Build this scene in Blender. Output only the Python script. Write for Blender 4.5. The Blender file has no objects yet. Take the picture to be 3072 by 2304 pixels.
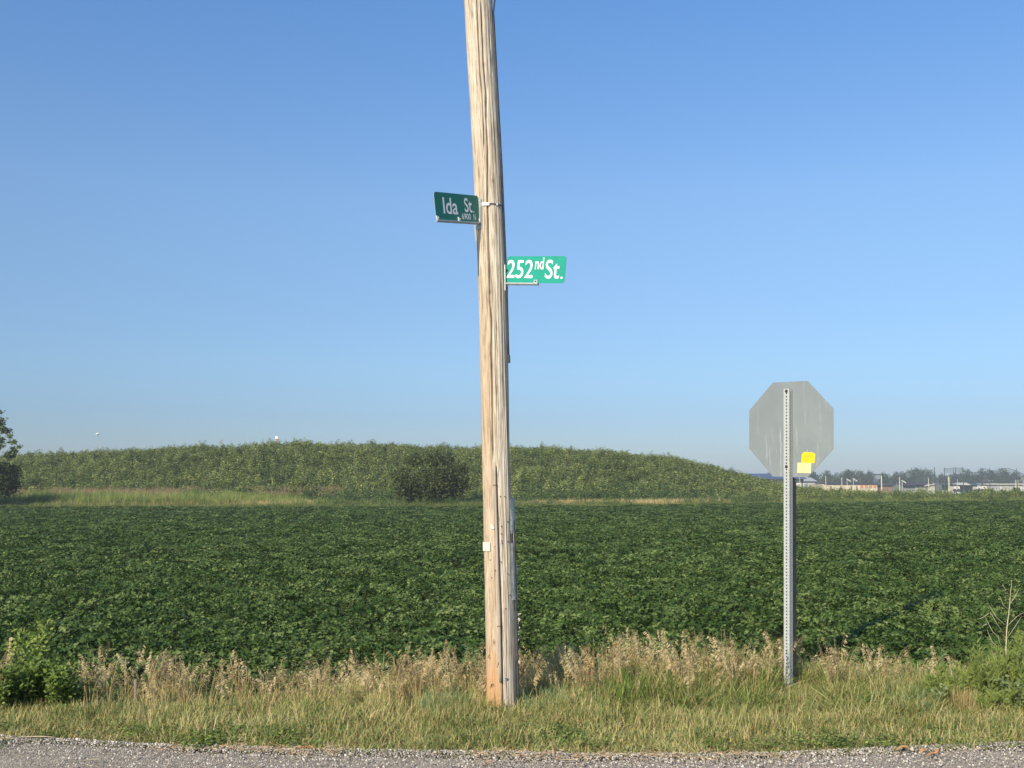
import bpy, math, random
import numpy as np
from mathutils import Vector, Matrix
random.seed(7); rng = np.random.default_rng(7)
SC = bpy.context.scene; COL = SC.collection
R = math.radians

# ------------------------------------------------------------------ camera
F, CX, CY, HOR, CAMZ = 3150.0, 1536.0, 1152.0, 1445.0, 1.69
PITCH = math.atan((HOR - CY) / F)
cd = bpy.data.cameras.new('camera'); cam = bpy.data.objects.new('camera', cd); COL.objects.link(cam)
cd.sensor_width = 36; cd.lens = F / 3072 * 36; cd.clip_start = .05; cd.clip_end = 6000
cam.location = (0, 0, CAMZ); cam.rotation_euler = (math.pi / 2 + PITCH, 0, 0)
SC.camera = cam

# ------------------------------------------------------------------ sky, sun, exposure
SUN_EL, SUN_AZ = R(31.0), R(212.5)          # the sun stands low behind the camera, to its left
w = bpy.data.worlds.new('World'); SC.world = w; w.use_nodes = True
nt = w.node_tree; bg = nt.nodes['Background']
sky = nt.nodes.new('ShaderNodeTexSky'); sky.sky_type = 'NISHITA'; sky.sun_disc = False
sky.sun_elevation = SUN_EL; sky.sun_rotation = SUN_AZ
sky.air_density = 1.0; sky.dust_density = 0.6; sky.ozone_density = 2.0; sky.altitude = 300
# clean summer haze: tint of the clear sky by height above the horizon, the same all the way round
tcn = nt.nodes.new('ShaderNodeTexCoord'); sxyz = nt.nodes.new('ShaderNodeSeparateXYZ'); nt.links.new(tcn.outputs['Generated'], sxyz.inputs[0])
rp = nt.nodes.new('ShaderNodeValToRGB'); nt.links.new(sxyz.outputs['Z'], rp.inputs[0])
SK = [(0, (.41, .50, .70)), (.062, (.457, .55, .738)), (.108, (.565, .672, .815)), (.165, (.665, .765, .895)), (.21, (.745, .855, .965)), (.263, (.83, .953, 1.07)), (.427, (.755, 1.045, 1.30)), (1, (.755, 1.045, 1.30))]
for i, (q, c) in enumerate(SK):
    e = rp.color_ramp.elements[0] if i == 0 else rp.color_ramp.elements[-1] if i == len(SK) - 1 else rp.color_ramp.elements.new(q)
    e.position = q; e.color = (c[0] / 1.3, c[1] / 1.3, c[2] / 1.3, 1)
ml = nt.nodes.new('ShaderNodeVectorMath'); ml.operation = 'MULTIPLY'; nt.links.new(sky.outputs[0], ml.inputs[0]); nt.links.new(rp.outputs[0], ml.inputs[1])
m2 = nt.nodes.new('ShaderNodeVectorMath'); m2.operation = 'SCALE'; nt.links.new(ml.outputs[0], m2.inputs[0]); m2.inputs['Scale'].default_value = 1.3
nt.links.new(m2.outputs[0], bg.inputs[0]); bg.inputs[1].default_value = 0.118
sl = bpy.data.lights.new('sun', 'SUN'); sun = bpy.data.objects.new('sun', sl); COL.objects.link(sun)
sl.energy = 5.0; sl.angle = R(.5); sl.color = (1.0, .88, .70)
sd = Vector((math.sin(SUN_AZ) * math.cos(SUN_EL), math.cos(SUN_AZ) * math.cos(SUN_EL), math.sin(SUN_EL)))
sun.rotation_euler = (-sd).to_track_quat('-Z', 'Y').to_euler(); sun.location = (-6, -12, 9)
vs = SC.view_settings; vs.view_transform = 'Standard'; vs.look = 'None'; vs.exposure = 0.30; vs.gamma = 1
vs.use_curve_mapping = False
try:
    SC.cycles.max_bounces = 6; SC.cycles.volume_bounces = 0; SC.cycles.transparent_max_bounces = 6
except Exception: pass

# ------------------------------------------------------------------ helpers
def at(px, py, Y):
    """world point at depth Y seen at photograph pixel (3072 wide)"""
    u = (px - CX) / F; v = (CY - py) / F
    k = Y / (math.cos(PITCH) - v * math.sin(PITCH))
    return Vector((u * k, Y, CAMZ + (math.sin(PITCH) + v * math.cos(PITCH)) * k))
def xat(px, Y): return (px - CX) / F * Y
def lerp(x, xs, ys): return float(np.interp(x, xs, ys))
def rnd(a, b): return random.uniform(a, b)

class MB:
    def __init__(s): s.v = []; s.f = []; s.m = []
    def add(s, vs_, fs, m=0):
        o = len(s.v); s.v += [tuple(p) for p in vs_]
        s.f += [tuple(i + o for i in f) for f in fs]; s.m += [m] * len(fs)
    def box(s, c, h, m=0, rot=None):
        P = [Vector((x * h[0], y * h[1], z * h[2])) for x in (-1, 1) for y in (-1, 1) for z in (-1, 1)]
        if rot is not None: P = [rot @ p for p in P]
        s.add([Vector(c) + p for p in P], [(0, 1, 3, 2), (4, 6, 7, 5), (0, 4, 5, 1), (2, 3, 7, 6), (0, 2, 6, 4), (1, 5, 7, 3)], m)
    def tube(s, pts, rads, n=6, m=0, cap=True):
        pts = [Vector(p) for p in pts]; rings = []
        for i, p in enumerate(pts):
            t = (pts[min(i + 1, len(pts) - 1)] - pts[max(i - 1, 0)]).normalized()
            a = t.cross(Vector((0, 1, 0)) if abs(t.y) < .9 else Vector((1, 0, 0))).normalized(); b = t.cross(a)
            rings.append([p + (a * math.cos(2 * math.pi * k / n) + b * math.sin(2 * math.pi * k / n)) * rads[i] for k in range(n)])
        fs = [(i * n + k, i * n + (k + 1) % n, (i + 1) * n + (k + 1) % n, (i + 1) * n + k) for i in range(len(pts) - 1) for k in range(n)]
        if cap: fs += [tuple(range(n - 1, -1, -1)), tuple((len(pts) - 1) * n + k for k in range(n))]
        s.add([p for r in rings for p in r], fs, m)
    def mesh(s, name, mats, smooth=False):
        me = bpy.data.meshes.new(name); me.from_pydata(s.v, [], s.f)
        for m in mats: me.materials.append(m)
        if len(mats) > 1: me.polygons.foreach_set('material_index', s.m)
        if smooth: me.polygons.foreach_set('use_smooth', [True] * len(me.polygons))
        me.update(); return me

def put(name, me, parent=None, loc=None):
    o = bpy.data.objects.new(name, me); COL.objects.link(o)
    if loc is not None: o.location = loc
    if parent is not None: o.parent = parent
    return o
def tag(o, label=None, cat=None, group=None, kind=None):
    if label: o['label'] = label
    if cat: o['category'] = cat
    if group: o['group'] = group
    if kind: o['kind'] = kind
    return o
def thing(name, loc, label, cat, group=None, rz=0):
    o = bpy.data.objects.new(name, None); COL.objects.link(o); o.location = loc; o.rotation_euler = (0, 0, rz)
    o.empty_display_size = .2
    return tag(o, label, cat, group)

# smooth value noise on numpy arrays
def vnoise(x, y, seed=0):
    x = np.asarray(x, float); y = np.asarray(y, float)
    xi = np.floor(x).astype(np.int64); yi = np.floor(y).astype(np.int64); fx = x - xi; fy = y - yi
    fx = fx * fx * (3 - 2 * fx); fy = fy * fy * (3 - 2 * fy)
    def h(i, j):
        n = (i * 374761393 + j * 668265263 + seed * 1442695041) & 0x7fffffff
        n = ((n ^ (n >> 13)) * 1274126177) & 0x7fffffff
        return ((n ^ (n >> 16)) & 0xffff) / 65535.0
    return (h(xi, yi) * (1 - fx) + h(xi + 1, yi) * fx) * (1 - fy) + (h(xi, yi + 1) * (1 - fx) + h(xi + 1, yi + 1) * fx) * fy

# ------------------------------------------------------------------ materials
def newmat(name):
    m = bpy.data.materials.new(name); m.use_nodes = True
    return m, m.node_tree, m.node_tree.nodes['Principled BSDF']
def N(t, typ, **kw):
    n = t.nodes.new(typ)
    for k, v in kw.items(): setattr(n, k, v)
    return n
def ramp(t, fac, stops):
    r = N(t, 'ShaderNodeValToRGB'); e = r.color_ramp.elements
    e[0].position = stops[0][0]; e[0].color = (*stops[0][1], 1)
    e[1].position = stops[-1][0]; e[1].color = (*stops[-1][1], 1)
    for p, c in stops[1:-1]:
        q = e.new(p); q.color = (*c, 1)
    t.links.new(fac, r.inputs[0]); return r.outputs[0]
def noise(t, scale, detail=4, rough=.6, vec=None, stretch=None):
    n = N(t, 'ShaderNodeTexNoise'); n.inputs['Scale'].default_value = scale
    n.inputs['Detail'].default_value = detail; n.inputs['Roughness'].default_value = rough
    if vec is None:
        g = N(t, 'ShaderNodeNewGeometry'); vec = g.outputs['Position']
    if stretch is not None:
        mp = N(t, 'ShaderNodeMapping'); mp.inputs['Scale'].default_value = stretch
        t.links.new(vec, mp.inputs[0]); vec = mp.outputs[0]
    t.links.new(vec, n.inputs['Vector']); return n.outputs[0]
def math_(t, op, a, b):
    n = N(t, 'ShaderNodeMath', operation=op)
    for i, q in enumerate((a, b)):
        if isinstance(q, (int, float)): n.inputs[i].default_value = q
        else: t.links.new(q, n.inputs[i])
    return n.outputs[0]
def bump(t, h, dist, strength=1.0):
    b = N(t, 'ShaderNodeBump'); b.inputs['Distance'].default_value = dist; b.inputs['Strength'].default_value = strength
    t.links.new(h, b.inputs['Height']); return b.outputs[0]

def leafmat(name, stops, transl=.3, rough=.6, pscale=.6, pw=.5, spec=.18):
    """leaf: colour varies from plant to plant and in patches over the ground"""
    m, t, p = newmat(name)
    oi = N(t, 'ShaderNodeObjectInfo'); g = N(t, 'ShaderNodeNewGeometry')
    n1 = noise(t, pscale, 2, .5)
    a = math_(t, 'MULTIPLY', oi.outputs['Random'], 1 - pw)
    isl = math_(t, 'MULTIPLY', math_(t, 'SUBTRACT', g.outputs['Random Per Island'], .5), .7)
    b = math_(t, 'MULTIPLY', math_(t, 'SUBTRACT', n1, .25), pw * 2)
    fac = math_(t, 'ADD', math_(t, 'ADD', a, b), isl)
    c = ramp(t, fac, stops)
    t.links.new(c, p.inputs['Base Color']); p.inputs['Roughness'].default_value = rough
    p.inputs['Specular IOR Level'].default_value = spec
    tr = N(t, 'ShaderNodeBsdfTranslucent'); t.links.new(c, tr.inputs[0])
    mx = N(t, 'ShaderNodeMixShader'); mx.inputs[0].default_value = transl
    t.links.new(p.outputs[0], mx.inputs[1]); t.links.new(tr.outputs[0], mx.inputs[2])
    t.links.new(mx.outputs[0], t.nodes['Material Output'].inputs[0]); return m

def plain(name, c, rough=.6, metal=0., var=.15, scale=6, stretch=None, bd=0, spec=.5):
    m, t, p = newmat(name)
    n = noise(t, scale, 5, .65, stretch=stretch)
    lo = tuple(x * (1 - var) for x in c); hi = tuple(min(1, x * (1 + var)) for x in c)
    t.links.new(ramp(t, n, [(.3, lo), (.7, hi)]), p.inputs['Base Color'])
    p.inputs['Roughness'].default_value = rough; p.inputs['Metallic'].default_value = metal
    p.inputs['Specular IOR Level'].default_value = spec
    if bd: t.links.new(bump(t, n, bd), p.inputs['Normal'])
    return m

M = {}
M['soy'] = leafmat('soybean_leaf', [(0, (.022, .052, .008)), (.4, (.044, .086, .014)), (.75, (.080, .128, .028)), (1, (.165, .215, .064))], .14, .6, .35, .25, .22)
M['soystem'] = plain('soybean_stem', (.12, .15, .05))
M['weed'] = leafmat('mound_weed_leaf', [(0, (.060, .10, .022)), (.5, (.165, .215, .052)), (1, (.38, .40, .13))], .16, .6, .12, .3)
M['ltgreen'] = leafmat('fresh_grass', [(0, (.14, .20, .045)), (.5, (.25, .31, .075)), (1, (.40, .41, .14))], .3, .6, .2, .5)
M['low'] = leafmat('dry_low_grass', [(0, (.08, .135, .03)), (.5, (.15, .20, .05)), (1, (.34, .33, .12))], .25, .7, .25, .6)
M['tan'] = leafmat('dry_grass', [(0, (.38, .29, .12)), (.5, (.54, .43, .19)), (1, (.66, .54, .28))], .25, .65, 3, .3)
M['husk'] = leafmat('seed_head', [(0, (.34, .25, .13)), (.5, (.56, .45, .24)), (1, (.74, .62, .38))], .3, .7, 3, .3)
M['pink'] = leafmat('seed_grass_pink', [(0, (.28, .21, .11)), (1, (.46, .33, .20))], .3, .7, .5, .3)
M['grass'] = leafmat('green_grass', [(0, (.11, .17, .045)), (.4, (.24, .30, .085)), (.75, (.42, .42, .15)), (1, (.62, .53, .27))], .2, .55, 1.2, .5)
M['greengrass'] = leafmat('tall_green_grass', [(0, (.09, .16, .03)), (.6, (.20, .28, .06)), (1, (.40, .42, .14))], .2, .5, 1.5, .4)
M['bluegrass'] = leafmat('blue_green_grass', [(0, (.17, .26, .11)), (1, (.30, .38, .17))], .3, .5, 2, .4)
M['bright'] = leafmat('yellow_green_leaf', [(0, (.20, .28, .05)), (1, (.36, .43, .10))], .35, .5, 3, .4)
M['leafy'] = leafmat('roadside_leaf', [(0, (.07, .12, .022)), (.6, (.15, .22, .042)), (1, (.30, .36, .09))], .2, .5, 2.5, .4)
M['leafdark'] = leafmat('broad_weed_leaf', [(0, (.05, .095, .025)), (.6, (.10, .16, .045)), (1, (.18, .25, .08))], .3, .55, .15, .4)
M['feather'] = leafmat('feathery_leaf', [(0, (.16, .22, .05)), (1, (.34, .40, .11))], .35, .5, 2.5, .4)
M['grayleaf'] = leafmat('grey_green_leaf', [(0, (.13, .18, .07)), (1, (.25, .31, .13))], .3, .6, 3, .4)
M['rust'] = leafmat('rusty_seed', [(0, (.22, .07, .03)), (1, (.36, .13, .05))], .2, .7, 3, .3)
M['bush'] = leafmat('bush_leaf', [(0, (.026, .042, .011)), (.5, (.050, .070, .018)), (1, (.115, .135, .036))], .2, .6, .9, .4)
M['treeleaf'] = leafmat('tree_leaf', [(0, (.10, .15, .05)), (1, (.26, .31, .13))], .25, .6, .9, .4)
M['fartree'] = leafmat('far_tree_leaf', [(0, (.030, .052, .022)), (.5, (.045, .072, .028)), (1, (.08, .10, .035))], .1, .7, .06, .6)
M['bark'] = plain('bark', (.20, .16, .12), .9, 0, .3, 9, (1, 1, .2), .01)
M['palebark'] = plain('pale_bark', (.36, .31, .25), .9, 0, .2, 9)
M['stalk'] = plain('dry_stalk', (.42, .38, .24), .8, 0, .2, 20)
M['corn'] = plain('corn_husk', (.56, .45, .27), .75, 0, .3, 30)
M['orangeleaf'] = plain('dead_leaf', (.48, .24, .09), .75, 0, .35, 25)
M['galv'] = plain('galvanised_steel', (.41, .43, .41), .6, .1, .14, 45, None, 0)
M['steeldark'] = plain('dull_dark_steel', (.075, .07, .068), .5, .4, .4, 6, (1, 1, 4))
M['bolt'] = plain('bolt_steel', (.10, .10, .10), .5, .8, .3, 60)
M['white'] = plain('white_metal', (.74, .74, .70), .5, 0, .06, 5)
M['cap'] = plain('grey_bracket', (.40, .43, .42), .5, .4, .15, 30)
M['red'] = plain('red_sheeting', (.50, .02, .03), .4, 0, .05, 5)
M['black'] = plain('black_cable', (.015, .015, .017), .6)
M['grayboard'] = plain('weathered_grey_wood', (.36, .31, .26), .85, 0, .25, 30, (1, 1, .06), .002)
M['oldplastic'] = plain('old_grey_plastic', (.40, .44, .40), .7, 0, .3, 40, None, .001)
M['paper'] = plain('white_paper', (.62, .60, .52), .8, 0, .08, 60)
M['stickerA'] = plain('yellow_sticker', (.85, .58, .01), .5, 0, .05, 60)
M['stickerB'] = plain('pale_yellow_sticker', (.80, .74, .30), .5, 0, .05, 60)
M['ink'] = plain('faded_ink', (.30, .20, .02), .7)
M['ink2'] = plain('faded_grey_ink', (.34, .33, .18), .7)
M['letter'] = plain('white_lettering', (.80, .82, .80), .5, 0, .04, 40)

def green_sign(name, c):
    m, t, p = newmat(name)
    n = noise(t, 14, 5, .7); t.links.new(ramp(t, n, [(.3, tuple(x * .88 for x in c)), (.75, tuple(x * 1.1 for x in c))]), p.inputs['Base Color'])
    p.inputs['Roughness'].default_value = .42; return m
M['signA'] = green_sign('green_sheeting_shaded', (.003, .155, .105))  # same sheeting, with the shade on the Ida blade put into the colour
M['signB'] = green_sign('green_sheeting', (.003, .29, .20))

# aluminium back of the stop sign, with faint scratches and runs
m, t, p = newmat('brushed_aluminium'); M['alu'] = m
n1 = noise(t, 3.0, 5, .6); n2 = noise(t, 26, 6, .75, stretch=(1, 1, .07)); n3 = noise(t, 160, 2, .5)
base = ramp(t, n1, [(.3, (.190, .222, .228)), (.7, (.235, .265, .262))])
scr = ramp(t, n2, [(.58, (0, 0, 0)), (.70, (.6, .6, .6))])
mx = N(t, 'ShaderNodeMixRGB', blend_type='SCREEN'); mx.inputs[0].default_value = .5
t.links.new(base, mx.inputs[1]); t.links.new(scr, mx.inputs[2]); t.links.new(mx.outputs[0], p.inputs['Base Color'])
p.inputs['Metallic'].default_value = .12; p.inputs['Roughness'].default_value = .55
t.links.new(bump(t, n3, .0006), p.inputs['Normal'])

# weathered pole wood, driven by the pole's own (around, along) coordinates
m, t, p = newmat('weathered_pole_wood'); M['wood'] = m
uv = N(t, 'ShaderNodeUVMap', uv_map='grain'); at_ = N(t, 'ShaderNodeAttribute', attribute_name='stain')
g1 = noise(t, 60, 6, .7, uv.outputs[0], (1, .045, 1)); g2 = noise(t, 22, 5, .65, uv.outputs[0], (1, .08, 1)); g3 = noise(t, 4, 4, .6, uv.outputs[0], (1, .35, 1))
gf = noise(t, 190, 3, .6, uv.outputs[0], (1, .03, 1))
c0 = ramp(t, g2, [(.28, (.34, .29, .22)), (.48, (.58, .52, .42)), (.72, (.78, .73, .62))])
c1 = ramp(t, g3, [(.3, (.50, .40, .28)), (.65, (.74, .67, .54))])
mA = N(t, 'ShaderNodeMixRGB', blend_type='MIX'); mA.inputs[0].default_value = .5; t.links.new(c0, mA.inputs[1]); t.links.new(c1, mA.inputs[2])
cr = ramp(t, g1, [(.36, (.26, .21, .16)), (.49, (1, 1, 1))])
mB = N(t, 'ShaderNodeMixRGB', blend_type='MULTIPLY'); mB.inputs[0].default_value = .8; t.links.new(mA.outputs[0], mB.inputs[1]); t.links.new(cr, mB.inputs[2])
cf = ramp(t, gf, [(.3, (.66, .63, .58)), (.6, (1, 1, 1))])
mC = N(t, 'ShaderNodeMixRGB', blend_type='MULTIPLY'); mC.inputs[0].default_value = .9; t.links.new(mB.outputs[0], mC.inputs[1]); t.links.new(cf, mC.inputs[2])
sep = N(t, 'ShaderNodeSeparateColor'); t.links.new(at_.outputs['Color'], sep.inputs[0])
mD = N(t, 'ShaderNodeMixRGB', blend_type='MIX'); mD.inputs[2].default_value = (.54, .33, .17, 1)   # bare orange wood at the butt
fo = math_(t, 'MULTIPLY', sep.outputs[0], math_(t, 'ADD', .35, math_(t, 'MULTIPLY', g2, 1.0)))
t.links.new(fo, mD.inputs[0]); t.links.new(mC.outputs[0], mD.inputs[1])
mE = N(t, 'ShaderNodeMixRGB', blend_type='MULTIPLY'); mE.inputs[2].default_value = (.86, .75, .63, 1)  # browner side
t.links.new(sep.outputs[1], mE.inputs[0]); t.links.new(mD.outputs[0], mE.inputs[1])
mF = N(t, 'ShaderNodeMixRGB', blend_type='MULTIPLY'); mF.inputs[2].default_value = (.34, .27, .21, 1)  # knots
t.links.new(sep.outputs[2], mF.inputs[0]); t.links.new(mE.outputs[0], mF.inputs[1])
t.links.new(mF.outputs[0], p.inputs['Base Color']); p.inputs['Roughness'].default_value = .85; p.inputs['Specular IOR Level'].default_value = .2
hh = math_(t, 'ADD', math_(t, 'MULTIPLY', g1, .7), math_(t, 'MULTIPLY', gf, .3))
t.links.new(bump(t, hh, .006, .9), p.inputs['Normal'])

# soils and gravel
m, t, p = newmat('ground_soil'); M['soil'] = m
n1 = noise(t, .25, 5, .6); n2 = noise(t, 9, 6, .7)
c = ramp(t, n2, [(.3, (.09, .08, .04)), (.55, (.17, .145, .08)), (.8, (.34, .28, .16))])
g = N(t, 'ShaderNodeNewGeometry'); sx = N(t, 'ShaderNodeSeparateXYZ'); t.links.new(g.outputs['Position'], sx.inputs[0])
mr = N(t, 'ShaderNodeMapRange'); mr.inputs[1].default_value = 90; mr.inputs[2].default_value = 105; t.links.new(sx.outputs[1], mr.inputs[0])
mg = N(t, 'ShaderNodeMixRGB'); t.links.new(mr.outputs[0], mg.inputs[0]); t.links.new(c, mg.inputs[1]); t.links.new(ramp(t, n1, [(.3, (.09, .12, .035)), (.7, (.18, .20, .07))]), mg.inputs[2])
t.links.new(mg.outputs[0], p.inputs['Base Color']); p.inputs['Roughness'].default_value = .95
t.links.new(bump(t, noise(t, 45, 5, .7), .03), p.inputs['Normal'])
m, t, p = newmat('mound_soil'); M['moundsoil'] = m
t.links.new(ramp(t, noise(t, 1.2, 6, .7), [(.3, (.05, .06, .02)), (.7, (.10, .11, .04))]), p.inputs['Base Color']); p.inputs['Roughness'].default_value = .95
m, t, p = newmat('gravel_road'); M['gravel'] = m
vo = N(t, 'ShaderNodeTexVoronoi'); vo.inputs['Scale'].default_value = 95; g = N(t, 'ShaderNodeNewGeometry'); t.links.new(g.outputs['Position'], vo.inputs['Vector'])
vo2 = N(t, 'ShaderNodeTexVoronoi'); vo2.inputs['Scale'].default_value = 170; t.links.new(g.outputs['Position'], vo2.inputs['Vector'])
sp = N(t, 'ShaderNodeSeparateColor'); t.links.new(vo.outputs['Color'], sp.inputs[0])
c = ramp(t, sp.outputs[0], [(0, (.27, .225, .17)), (.5, (.41, .345, .255)), (.85, (.54, .47, .35)), (1, (.75, .69, .56))])
sp2 = N(t, 'ShaderNodeSeparateColor'); t.links.new(vo2.outputs['Color'], sp2.inputs[0])
c2 = ramp(t, sp2.outputs[0], [(0, (.38, .32, .245)), (1, (.62, .545, .42))])
mx = N(t, 'ShaderNodeMixRGB'); t.links.new(ramp(t, noise(t, 1.4, 4, .6), [(.4, (.1, .1, .1)), (.6, (.9, .9, .9))]), mx.inputs[0])
t.links.new(c, mx.inputs[1]); t.links.new(c2, mx.inputs[2]); t.links.new(mx.outputs[0], p.inputs['Base Color'])
p.inputs['Roughness'].default_value = .9
t.links.new(bump(t, math_(t, 'ADD', vo.outputs['Distance'], vo2.outputs['Distance']), .012), p.inputs['Normal'])
m, t, p = newmat('pebble'); M['pebble'] = m
oi = N(t, 'ShaderNodeObjectInfo')
t.links.new(ramp(t, oi.outputs['Random'], [(0, (.18, .165, .15)), (.45, (.34, .30, .26)), (.8, (.50, .45, .38)), (1, (.80, .76, .66))]), p.inputs['Base Color']); p.inputs['Roughness'].default_value = .85

# ------------------------------------------------------------------ ground, field, mound
K = 1.533; GZ = -1.30; HC = 2.30          # everything beyond the ditch lies lower than the road
EX = [q * K for q in (-60, -32, -.7, 10.6, 21.9, 35, 45, 70)]; EY = [q * K for q in (66, 66, 66, 71, 78, 84, 88, 94)]
YR = 108 * K
def edgeY(x): return np.interp(x, EX, EY)
RPX = [-500, 0, 100, 280, 500, 700, 900, 1050, 1250, 1450, 1600, 1800, 1900, 2000, 2100, 2150, 2200, 2300, 2400, 2500, 2700]
RPY = [1385, 1362, 1359, 1348, 1340, 1332, 1322, 1326, 1330, 1340, 1337, 1347, 1354, 1364, 1384, 1398, 1415, 1441, 1458, 1470, 1500]
RX = [xat(a, YR) for a in RPX]; RZ = [CAMZ + (HOR - b) / F * YR - 2.0 for b in RPY]
def slope0(x): return np.interp(x, [-3.5, -1.2, -.4, .6, 3, 4.5], [8.05, 8.15, 8.4, 8.7, 8.9, 8.7])
def gz(x, y):
    x = np.asarray(x, float); y = np.asarray(y, float)
    s = np.clip((y - slope0(x)) / 2.7, 0, 1); s = s * s * (3 - 2 * s)
    z = GZ * s + .02 * (vnoise(x * 3, y * 3, 3) - .5) * np.clip((y - 6.9) * 2, 0, 1)
    near = np.clip(1 - (y - 6.5) / 2.5, 0, 1) * 0
    e = edgeY(x) + 10; m = np.clip((y - e) / (YR - e), 0, 1); m = m * m * (3 - 2 * m)
    b = np.clip((y - YR - 10) / 60, 0, 1); b = b * b * (3 - 2 * b)
    rz = np.interp(x, RX, RZ)
    return z + (rz - GZ) * m * (1 - b) + near

def grid(name, xs, ys, zf, mat, smooth=True):
    X, Y = np.meshgrid(xs, ys); Z = zf(X, Y); nx, ny = len(xs), len(ys)
    V = np.stack([X.ravel(), Y.ravel(), Z.ravel()], 1)
    Fc = [(j * nx + i, j * nx + i + 1, (j + 1) * nx + i + 1, (j + 1) * nx + i) for j in range(ny - 1) for i in range(nx - 1)]
    me = bpy.data.meshes.new(name); me.from_pydata(V.tolist(), [], Fc); me.materials.append(mat)
    if smooth: me.polygons.foreach_set('use_smooth', [True] * len(me.polygons))
    return put(name, me)
def spread(a, b, n, near, far_mult):
    s = np.linspace(0, 1, n); return a + (b - a) * (near * s + (1 - near) * s ** far_mult)
xs = np.concatenate([-spread(12, 1500, 60, .03, 3)[::-1], np.linspace(-12, 12, 97)[1:-1], spread(12, 1500, 60, .03, 3)])
ys = np.concatenate([np.linspace(-60, 5, 10), np.linspace(5.3, 12, 45), spread(12.5, 250, 110, .6, 2), spread(260, 1500, 20, .2, 2)])
tag(grid('ground', xs, ys, gz, M['soil']), kind='structure')
rx = np.linspace(-30, 30, 481)
EDGE_PX = [-400, 0, 280, 500, 1000, 1400, 1800, 2300, 2700, 3072, 3500]; EDGE_PY = [2190, 2203, 2218, 2230, 2243, 2250, 2258, 2255, 2236, 2222, 2205]
def roadY(x):
    y = 6.7 * np.ones_like(np.asarray(x, float))
    for _ in range(3): y = CAMZ * F / (np.interp(CX + np.asarray(x) / y * F, EDGE_PX, EDGE_PY) - HOR)
    return y
re = roadY(rx) + (.10 * (vnoise(rx * 2.2, rx * 0, 5) - .5)) + .06 * (vnoise(rx * 17, rx * 0, 6) - .5)
V = []; Fc = []
for j, tt in enumerate((0, .25, .5, .7, .85, 1)):
    V += [(x, -12 + (e + 12) * tt, .012 + (.012 if j < 5 else -.006)) for x, e in zip(rx, re)]
n = len(rx); Fc = [(j * n + i, j * n + i + 1, (j + 1) * n + i + 1, (j + 1) * n + i) for j in range(5) for i in range(n - 1)]
me = bpy.data.meshes.new('road'); me.from_pydata(V, [], Fc); me.materials.append(M['gravel']); tag(put('gravel_road', me), kind='structure')

# ------------------------------------------------------------------ scattering (only for what nobody could count)
def scatter(name, pts, rot, scl, idx, variants):
    me = bpy.data.meshes.new(name); me.from_pydata([tuple(p) for p in pts], [], [])
    for nm, arr, ty, key in (('rot', rot, 'FLOAT_VECTOR', 'vector'), ('scl', scl, 'FLOAT_VECTOR', 'vector'), ('idx', idx, 'INT', 'value')):
        a = me.attributes.new(nm, ty, 'POINT'); a.data.foreach_set(key, np.asarray(arr).ravel())
    o = put(name, me); c = bpy.data.collections.new(name + '_kinds')
    for k, vm in enumerate(variants):
        c.objects.link(bpy.data.objects.new('%s_kind_%02d' % (name, k), vm))
    g = bpy.data.node_groups.new(name + '_nodes', 'GeometryNodeTree')
    g.interface.new_socket('Geometry', in_out='INPUT', socket_type='NodeSocketGeometry')
    g.interface.new_socket('Geometry', in_out='OUTPUT', socket_type='NodeSocketGeometry')
    gi = g.nodes.new('NodeGroupInput'); go = g.nodes.new('NodeGroupOutput')
    ip = g.nodes.new('GeometryNodeInstanceOnPoints'); ci = g.nodes.new('GeometryNodeCollectionInfo')
    ci.inputs['Collection'].default_value = c; ci.inputs['Separate Children'].default_value = True; ci.inputs['Reset Children'].default_value = True
    def na(nm, ty):
        q = g.nodes.new('GeometryNodeInputNamedAttribute'); q.data_type = ty; q.inputs[0].default_value = nm; return q.outputs[0]
    e2r = g.nodes.new('FunctionNodeEulerToRotation')
    L = g.links.new
    L(gi.outputs[0], ip.inputs['Points']); L(ci.outputs[0], ip.inputs['Instance']); ip.inputs['Pick Instance'].default_value = True
    L(na('idx', 'INT'), ip.inputs['Instance Index']); L(na('rot', 'FLOAT_VECTOR'), e2r.inputs[0]); L(e2r.outputs[0], ip.inputs['Rotation'])
    L(na('scl', 'FLOAT_VECTOR'), ip.inputs['Scale']); L(ip.outputs[0], go.inputs[0])
    md = o.modifiers.new('scatter', 'NODES'); md.node_group = g
    return tag(o, kind='stuff')
def scat(name, x, y, variants, s, zs=None, tilt=.08, z=None, yaw=None, label=None):
    n = len(x); z = gz(x, y) if z is None else z
    rot = np.stack([rng.normal(0, tilt, n), rng.normal(0, tilt, n), rng.uniform(0, 6.283, n) if yaw is None else yaw], 1)
    s = np.broadcast_to(s, (n,)); zs = s if zs is None else zs
    o = scatter(name, np.stack([x, y, z], 1), rot, np.stack([s, s, zs], 1), rng.integers(0, len(variants), n), variants)
    if label: o['label'] = label
    return o

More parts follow.
